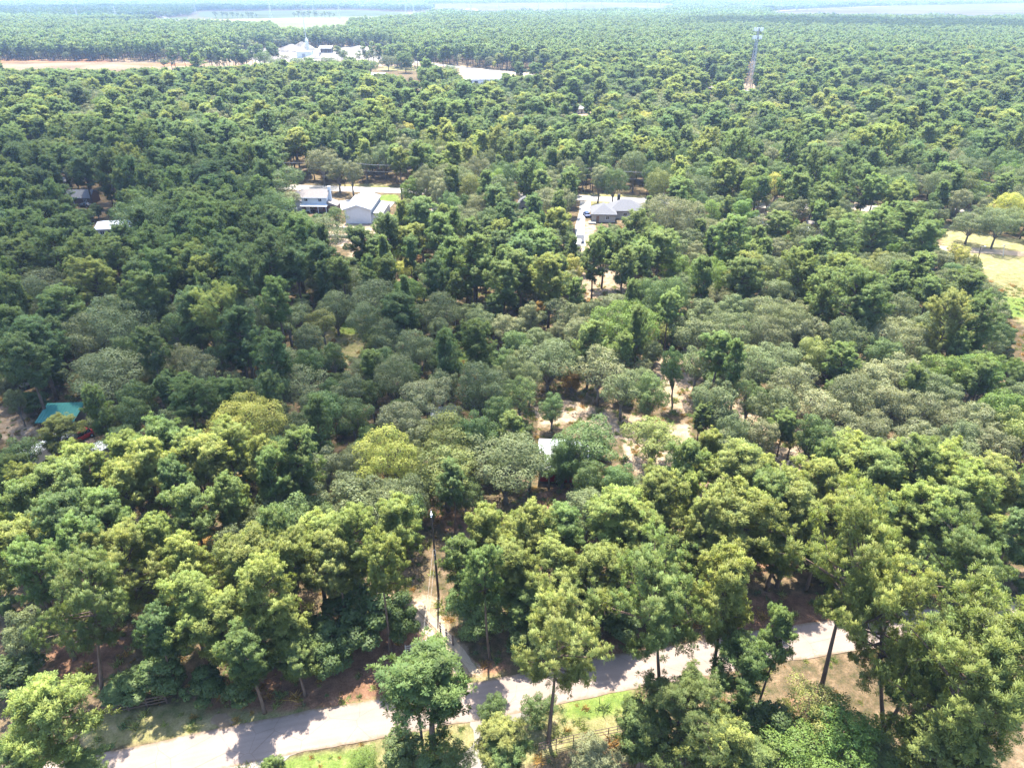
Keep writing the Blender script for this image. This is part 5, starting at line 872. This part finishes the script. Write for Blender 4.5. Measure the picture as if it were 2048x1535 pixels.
for k, (a_, b_) in enumerate(PX):
    g = Vector(at(a_, b_)); nm_ = ['behind the grey gabled house', 'behind the slate roofed house', 'among the dark pines left of the white house', 'behind the metal workshop', 'among the oaks right of the workshop yard', 'behind the hip roofed house', 'among the oaks left of the huts', 'with service wires behind the right pines', 'at the right edge of the far road'][k]
    t = thing('utility_pole', 'wooden crossarm pole along the far road ' + nm_, 'utility pole', g); MB().tube([(0, 0, -.4), (0, 0, 10.6)], [.17, .11], 8).build('pole', 'pole_wood', t); MB().box(-1.2, 1.2, -.07, .07, 9.6, 9.75).build('crossarm', 'pole_wood', t)
    for x in (-1.1, 0.35, 1.1): MB().tube([(x, 0, 9.75), (x, 0, 10.0)], .05, 6).build('insulator', 'lamp_white', t)
    if k == 7: MB().tube([(.3, -.2, 7.6), (.3, -.2, 8.6)], .28, 10).build('transformer', 'steel_pale', t)
    tops.append(g)
for k in range(len(tops) - 1):
    for x, z, s_, wn in ((-1.1, 10, 1.0, 'front upper'), (1.1, 10.02, 1.0, 'back upper'), (.1, 7.6, 1.2, 'lower')):
        wire(f'{wn} wire along the far road, {["first", "second", "third", "fourth", "fifth", "sixth", "seventh", "eighth"][k]} span from the left', tops[k] + Vector((x, -.08 if z < 9 else 0, z)), tops[k + 1] + Vector((x, -.08 if z < 9 else 0, z)), s_, .045)
g = tops[7]
for k, e in enumerate(((1812, 404), (1800, 407))): wire(f'{("upper", "lower")[k]} service wire slanting down right from the crossarm pole', g + Vector((.1, -.1, 8.8 - k)), P3(*e, 5.0 - .3 * k), .5, .04)
B2, T2 = lean_pole(1950, 545, 1962.5, 493); t = thing('lamp_pole', 'tall dark pole with lamp leaning at the edge of the dry field', 'lamp pole', B2); d_ = T2 - B2; MB().tube([(0, 0, -.3), d_], [.15, .10], 8).build('pole', 'pole_wood', t); MB().tube([d_, d_ + Vector((.9, -.1, .1))], .05, 6).build('lamp_arm', 'steel_grey', t); MB().tube([d_ + Vector((.8, -.1, .16)), d_ + Vector((1.2, -.15, .08))], [.1, .16], 8).build('lamp_head', 'lamp_white', t)
B3, T3 = lean_pole(2007, 511, 2009, 489); t = thing('post', 'short white T shaped post on the pale side road verge', 'post', B3); d_ = T3 - B3; MB().tube([(0, 0, -.2), d_], .12, 8).build('shaft', 'lamp_white', t); MB().tube([d_ + Vector((-.7, 0, -.3)), d_ + Vector((.7, 0, -.3))], .09, 6).build('crossbar', 'lamp_white', t)
# ------------------------------------------------------------------ cell tower
def lattice(mb, z0, z1, w0, w1, n_, r, legs=4, rot=0.0):
    rng_ = [(math.cos(rot + 2 * math.pi * k / legs), math.sin(rot + 2 * math.pi * k / legs)) for k in range(legs)]
    zs = [z0 + (z1 - z0) * (1 - (1 - i / n_) ** 1.25) for i in range(n_ + 1)]; ww = [w0 + (w1 - w0) * (z - z0) / (z1 - z0) for z in zs]
    for c_ in rng_: mb.tube([(c_[0] * ww[0], c_[1] * ww[0], z0), (c_[0] * ww[-1], c_[1] * ww[-1], z1)], [r * 1.5, r], 5)
    for i in range(n_):
        for k in range(legs):
            a_, b_ = rng_[k], rng_[(k + 1) % legs]; mb.tube([(a_[0] * ww[i], a_[1] * ww[i], zs[i]), (b_[0] * ww[i + 1], b_[1] * ww[i + 1], zs[i + 1])], r * .7, 4); mb.tube([(b_[0] * ww[i], b_[1] * ww[i], zs[i]), (a_[0] * ww[i + 1], a_[1] * ww[i + 1], zs[i + 1])], r * .7, 4)
            mb.tube([(a_[0] * ww[i + 1], a_[1] * ww[i + 1], zs[i + 1]), (b_[0] * ww[i + 1], b_[1] * ww[i + 1], zs[i + 1])], r * .6, 4)
BC, TC = lean_pole(1497, 188, 1512, 56); ht = TC.z
t = thing('cell_tower', 'tall grey lattice cell tower with white antennas rising from the woods', 'cell tower', BC); mb = MB(); lattice(mb, 0, ht, 3.0, .65, 16, .15, 3, .4); mb.build('mast', 'steel_grey', t)
for z in (ht - .8, ht - 6.2):
    pf = MB()
    for k in range(3):
        a_ = .4 + k * 2.094 + 1.047; c_ = Vector((math.cos(a_), math.sin(a_), 0)); n_ = Vector((-c_.y, c_.x, 0)); pf.tube([c_ * .4 + Vector((0, 0, z)), c_ * 2.3 + Vector((0, 0, z))], .09, 5); pf.tube([c_ * 2.3 - n_ * 2.2 + Vector((0, 0, z)), c_ * 2.3 + n_ * 2.2 + Vector((0, 0, z))], .09, 5)
    pf = pf.build('platform', 'steel_pale', t)
    for k in range(3):
        a_ = .4 + k * 2.094 + 1.047; c_ = Vector((math.cos(a_), math.sin(a_), 0)); n_ = Vector((-c_.y, c_.x, 0))
        for q in (-2.0, -.7, .7, 2.0): p = c_ * 2.5 + n_ * q + Vector((0, 0, z)); MB().tube([p - Vector((0, 0, 1.2)), p + Vector((0, 0, 1.2))], .3, 6).build('antenna', 'paint_white', pf)
t = thing('hut', 'small pale equipment hut at the foot of the cell tower', 'hut', at(1489, 190), R_(5)); MB().box(0, 5, 0, 3.5, 0, 2.8).build('wall', 'tan_wall', t); MB().box(-.2, 5.2, -.2, 3.7, 2.81, 3.0).build('roof', 'white_metal', t); door(t, .6, 1, 2.1, 0)
# ------------------------------------------------------------------ quarry and far buildings
def heap(label, px, py, R0, hgt):
    V, f = [], []; n1_, n2_ = 9, 22; ph = random.uniform(0, 6)
    for i in range(n1_ + 1):
        for j in range(n2_):
            a_ = 2 * math.pi * j / n2_; rr_ = R0 * i / n1_ * (1 + .18 * math.sin(3 * a_ + ph) + .1 * math.sin(7 * a_ + ph * 2)); V.append((rr_ * 1.5 * math.cos(a_), rr_ * math.sin(a_), hgt * (1 - i / n1_) ** .85 + random.uniform(-.2, .2) * (i < n1_) + (.1 if i < n1_ else -.3)))
    for i in range(n1_):
        for j in range(n2_): f.append((i * n2_ + j, (i + 1) * n2_ + j, (i + 1) * n2_ + (j + 1) % n2_, i * n2_ + (j + 1) % n2_))
    me = bpy.data.meshes.new('gravel_heap'); me.from_pydata(V, [], f); me.materials.append(MATS['limestone']); o = link('gravel_heap', me, None, at(px, py)); tag(o, label, 'gravel heap')
for q in (('leftmost long white gravel heap on the quarry floor', 520, 108, 14, 6), ('white gravel heap behind the tree in the quarry', 545, 102, 12, 6), ('high white gravel heap left of the grey quarry shed', 585, 103, 14, 9), ('tall pointed white heap beside the quarry silo', 606, 99, 12, 10), ('broad white heap in front of the quarry silo', 640, 117, 15, 6), ('white gravel heap right of the open quarry shed', 690, 103, 13, 5), ('low white heap at the right end of the quarry', 720, 99, 14, 5)): heap(*q)
t = thing('shed', 'pale grey windowless shed in the middle of the quarry', 'shed', at(594, 116), 0); gable(t, 0, 17, 0, 12, 6.5, 7.6, 'x', 'pale_siding', 'shed_roof', .5); MB().box(6, 10, -.1, -.01, 0, 4.5).build('door', 'steel_grey', t)
t = thing('shed', 'open quarry shed with light grey roof on posts', 'shed', at(637, 106), 0)
MB().hexa([(0, 0, 5), (17, 0, 5), (17, 10, 7.5), (0, 10, 7.5)], [(0, 0, 5.3), (17, 0, 5.3), (17, 10, 7.8), (0, 10, 7.8)]).build('roof', 'shed_roof', t)
for x in (.3, 5.8, 11.2, 16.4):
    for y, z in ((.3, 5.0), (9.4, 7.3)): MB().box(x, x + .3, y, y + .3, 0, z).build('post', 'steel_grey', t)
MB().box(0.5, 16.5, 9.8, 9.98, 0, 7.3).build('back_wall', 'brown_brick', t)
B4, T4 = lean_pole(616, 103, 614, 75); t = thing('silo', 'slender white quarry silo tower beside the gravel heaps', 'silo', B4); MB().tube([(0, 0, 0), (0, 0, T4.z * .8)], 1.7, 12).build('tank', 'paint_white', t); MB().tube([(0, 0, T4.z * .8), (0, 0, T4.z)], [1.7, .5], 12).build('top_cone', 'paint_white', t); mb = MB(); lattice(mb, 0, T4.z * .9, 2.6, 2.3, 6, .12); mb.build('frame', 'steel_pale', t)
B5, T5 = lean_pole(614, 96, 611, 8); t = thing('radio_mast', 'very thin pale radio mast rising behind the quarry silo', 'radio mast', B5); mb = MB(); lattice(mb, 0, T5.z, .5, .4, 30, .09, 3); mb.build('mast', 'steel_pale', t); MB().tube([(0, 0, T5.z), (0, 0, T5.z + 2)], .06, 5).build('aerial', 'steel_pale', t)
def conveyor(label, a_, b_, z1):
    A_, B_ = Vector(at(*a_)), Vector(at(*b_)); t = thing('conveyor', label, 'conveyor', A_); d_ = B_ - A_; d_.z = z1; n_ = Vector((d_.y, -d_.x, 0)).normalized() * .7; u_ = Vector((0, 0, .5))
    MB().hexa([n_ * -1, d_ - n_, d_ + n_, n_], [n_ * -1 + u_, d_ - n_ + u_, d_ + n_ + u_, n_ + u_]).build('belt', 'steel_grey', t)
    for k in (.4, .9): MB().tube([(d_.x * k, d_.y * k, 0), d_ * k], .25, 6).build('leg', 'steel_pale', t)
conveyor('long sloping conveyor left of the quarry silo', (590, 112), (612, 103), 9); conveyor('short sloping conveyor feeding the front quarry heap', (655, 112), (640, 118), 6)
t = thing('building', 'low white roofed building with dark front behind the near woods', 'building', at(542, 148), 0); MB().box(0, 14, 0, 9, 0, 3.4).build('wall', 'paint_dark', t); MB().box(-.4, 14.4, -.4, 9.4, 3.41, 3.8).build('roof', 'white_metal', t)
t = thing('building', 'white roofed building half seen beside the green quarry lawn', 'building', at(736, 158), 0); gable(t, 0, 15, 0, 9, 3.2, 4.6, 'x', 'white_siding', 'white_metal'); MB().box(4, 7, -.05, -.01, 0, 2.6).build('door', 'steel_grey', t)
t = thing('warehouse', 'long white warehouse with dark loading bays beside the pale road', 'warehouse', at(930, 171), R_(4)); MB().box(0, 36, 0, 20, 0, 4.6).build('wall', 'white_siding', t); MB().hexa([(-.5, -.5, 4.61), (36.5, -.5, 4.61), (36.5, 20.5, 5.6), (-.5, 20.5, 5.6)], [(-.5, -.5, 4.9), (36.5, -.5, 4.9), (36.5, 20.5, 5.9), (-.5, 20.5, 5.9)]).build('roof', 'white_metal', t)
for x in (3, 8, 27, 31): MB().box(x, x + 3, -.06, -.01, .1, 3.4).build('loading_bay', 'dark_opening', t)
t = thing('mobile_home', 'white mobile home in the gap left of the warehouse', 'mobile home', at(820, 194), R_(-5)); gable(t, 0, 9, 0, 5, 3, 3.6, 'x', 'white_siding', 'tan_shingle'); [window(t, x, 1, 1.2, 1.1, 0) for x in (1, 4, 6.6)]
t = thing('house', 'pale grey roofed house far back among the oaks', 'house', at(1148, 228), R_(20)); gable(t, 0, 10, 0, 8, 3, 5, 'x', 'white_siding', 'shed_roof'); window(t, 2, 1, 1.3, 1.2, 0); door(t, 5, 1, 2.1, 0)
t = thing('house', 'tan house in the small clearing left of the cell tower', 'house', at(1405, 184), R_(-10)); gable(t, 0, 12, 0, 8, 3, 4.6, 'x', 'tan_wall', 'tan_shingle'); window(t, 2, 1, 1.3, 1.2, 0); door(t, 6, 1, 2.1, 0)
words_ = ['leftmost', 'second', 'third', 'fourth', 'fifth', 'sixth', 'seventh', 'eighth']
for k in range(8): x_ = 690 + k * 7.5; car(f'{words_[k]} of the trucks parked in a row right of the quarry' if k else 'leftmost of the trucks parked in a row right of the quarry', 0, 0, R_(90 + 7 * (k % 3)), ('paint_white', 'paint_dark', 'paint_white', 'paint_dark')[k % 4], .7, at(x_, 133 + .4 * k), 'trucks parked by the quarry', 'truck', 'truck').scale = (1.5, 1.3, 1.5)
t = thing('excavator', 'small yellow excavator standing on the orange clay pit', 'excavator', at(331, 128), R_(30))
for y in (-1.2, 1.2): MB().prism([(-2.2, .1), (2.2, .1), (2.5, .6), (2.1, 1.0), (-2.1, 1.0), (-2.5, .6)], y - .35, y + .35).build('track', 'tyre', t)
MB().box(-2, 1.4, -1.3, 1.3, 1.05, 2.2).build('body', 'machine_yellow', t); MB().box(.1, 1.5, -1.2, -.1, 2.21, 3.4).build('cab', 'glass_dark', t); MB().tube([(1.3, .4, 2), (4.5, .4, 5.2), (7, .4, 3.4)], [.35, .3, .25], 6).build('boom', 'machine_yellow', t); MB().tube([(7, .4, 3.4), (6.2, .4, 1.0)], [.25, .2], 6).build('arm', 'machine_yellow', t); MB().prism([(5.6, .3), (6.8, .3), (6.9, 1.2), (5.9, 1.2)], -.2, 1.0).build('bucket', 'steel_grey', t)
# ------------------------------------------------------------------ transmission towers
def pylon_mesh():
    mb = MB(); lattice(mb, 0, .62, .10, .045, 6, .0065); lattice(mb, .62, 1.0, .045, .02, 5, .005); return mb.me('mast', 'steel_pale')
def arm_mesh(w_): return MB().hexa([(-w_, -.012, 0), (w_, -.012, 0), (w_, .012, 0), (-w_, .012, 0)], [(-w_, -.004, .008), (-.02, -.012, .035), (.02, .012, .035), (-w_, .004, .008)]).me('crossarm', 'steel_pale') if 0 else MB().tube([(-w_, 0, 0), (0, 0, .02), (w_, 0, 0)], [.003, .012, .003], 5).me('crossarm', 'steel_pale')
pm, ams = pylon_mesh(), [arm_mesh(w_) for w_ in (.16, .19, .15)]
PY = [(64, 41, 15), (156, 42, 14), (234, 43, 12), (391, 26, 0), (542, 37, 1), (626, 22, 2), (679, 39, 8), (812, 27, 8), (827, 27, 10), (942, 23, 1), (998, 24, 5), (1077, 25, 9), (1133, 23, 5), (1203, 24, 0), (1294, 24, 7), (1320, 23, 6), (1432, 22, 4), (1534, 23, 1), (1577, 18, 0), (1624, 16, 0), (1700, 15, -2), (1706, 14, -2), (1785, 13, -2)]
oc_ = ['leftmost', 'second', 'third', 'fourth', 'fifth', 'sixth', 'seventh', 'eighth', 'ninth', 'tenth', 'eleventh', 'twelfth', 'thirteenth', 'fourteenth', 'fifteenth', 'sixteenth', 'seventeenth', 'eighteenth', 'nineteenth', 'twentieth', 'third last', 'second last', 'last']
for k, (a_, b_, c_) in enumerate(PY):
    B_, T_ = lean_pole(a_, b_, a_, c_ ); S_ = min(max(T_.z, 30), 58)
    t = thing('transmission_tower', f'{oc_[k]} pale lattice transmission tower from the left on the horizon' if k < 20 else f'{oc_[k]} pale lattice transmission tower towards the right on the horizon', 'transmission tower', B_, .3, 'transmission towers on the horizon'); t.scale = (S_, S_, S_); link('mast', pm, t)
    for z, am in zip((.64, .78, .92), ams): link('crossarm', am, t, (0, 0, z))
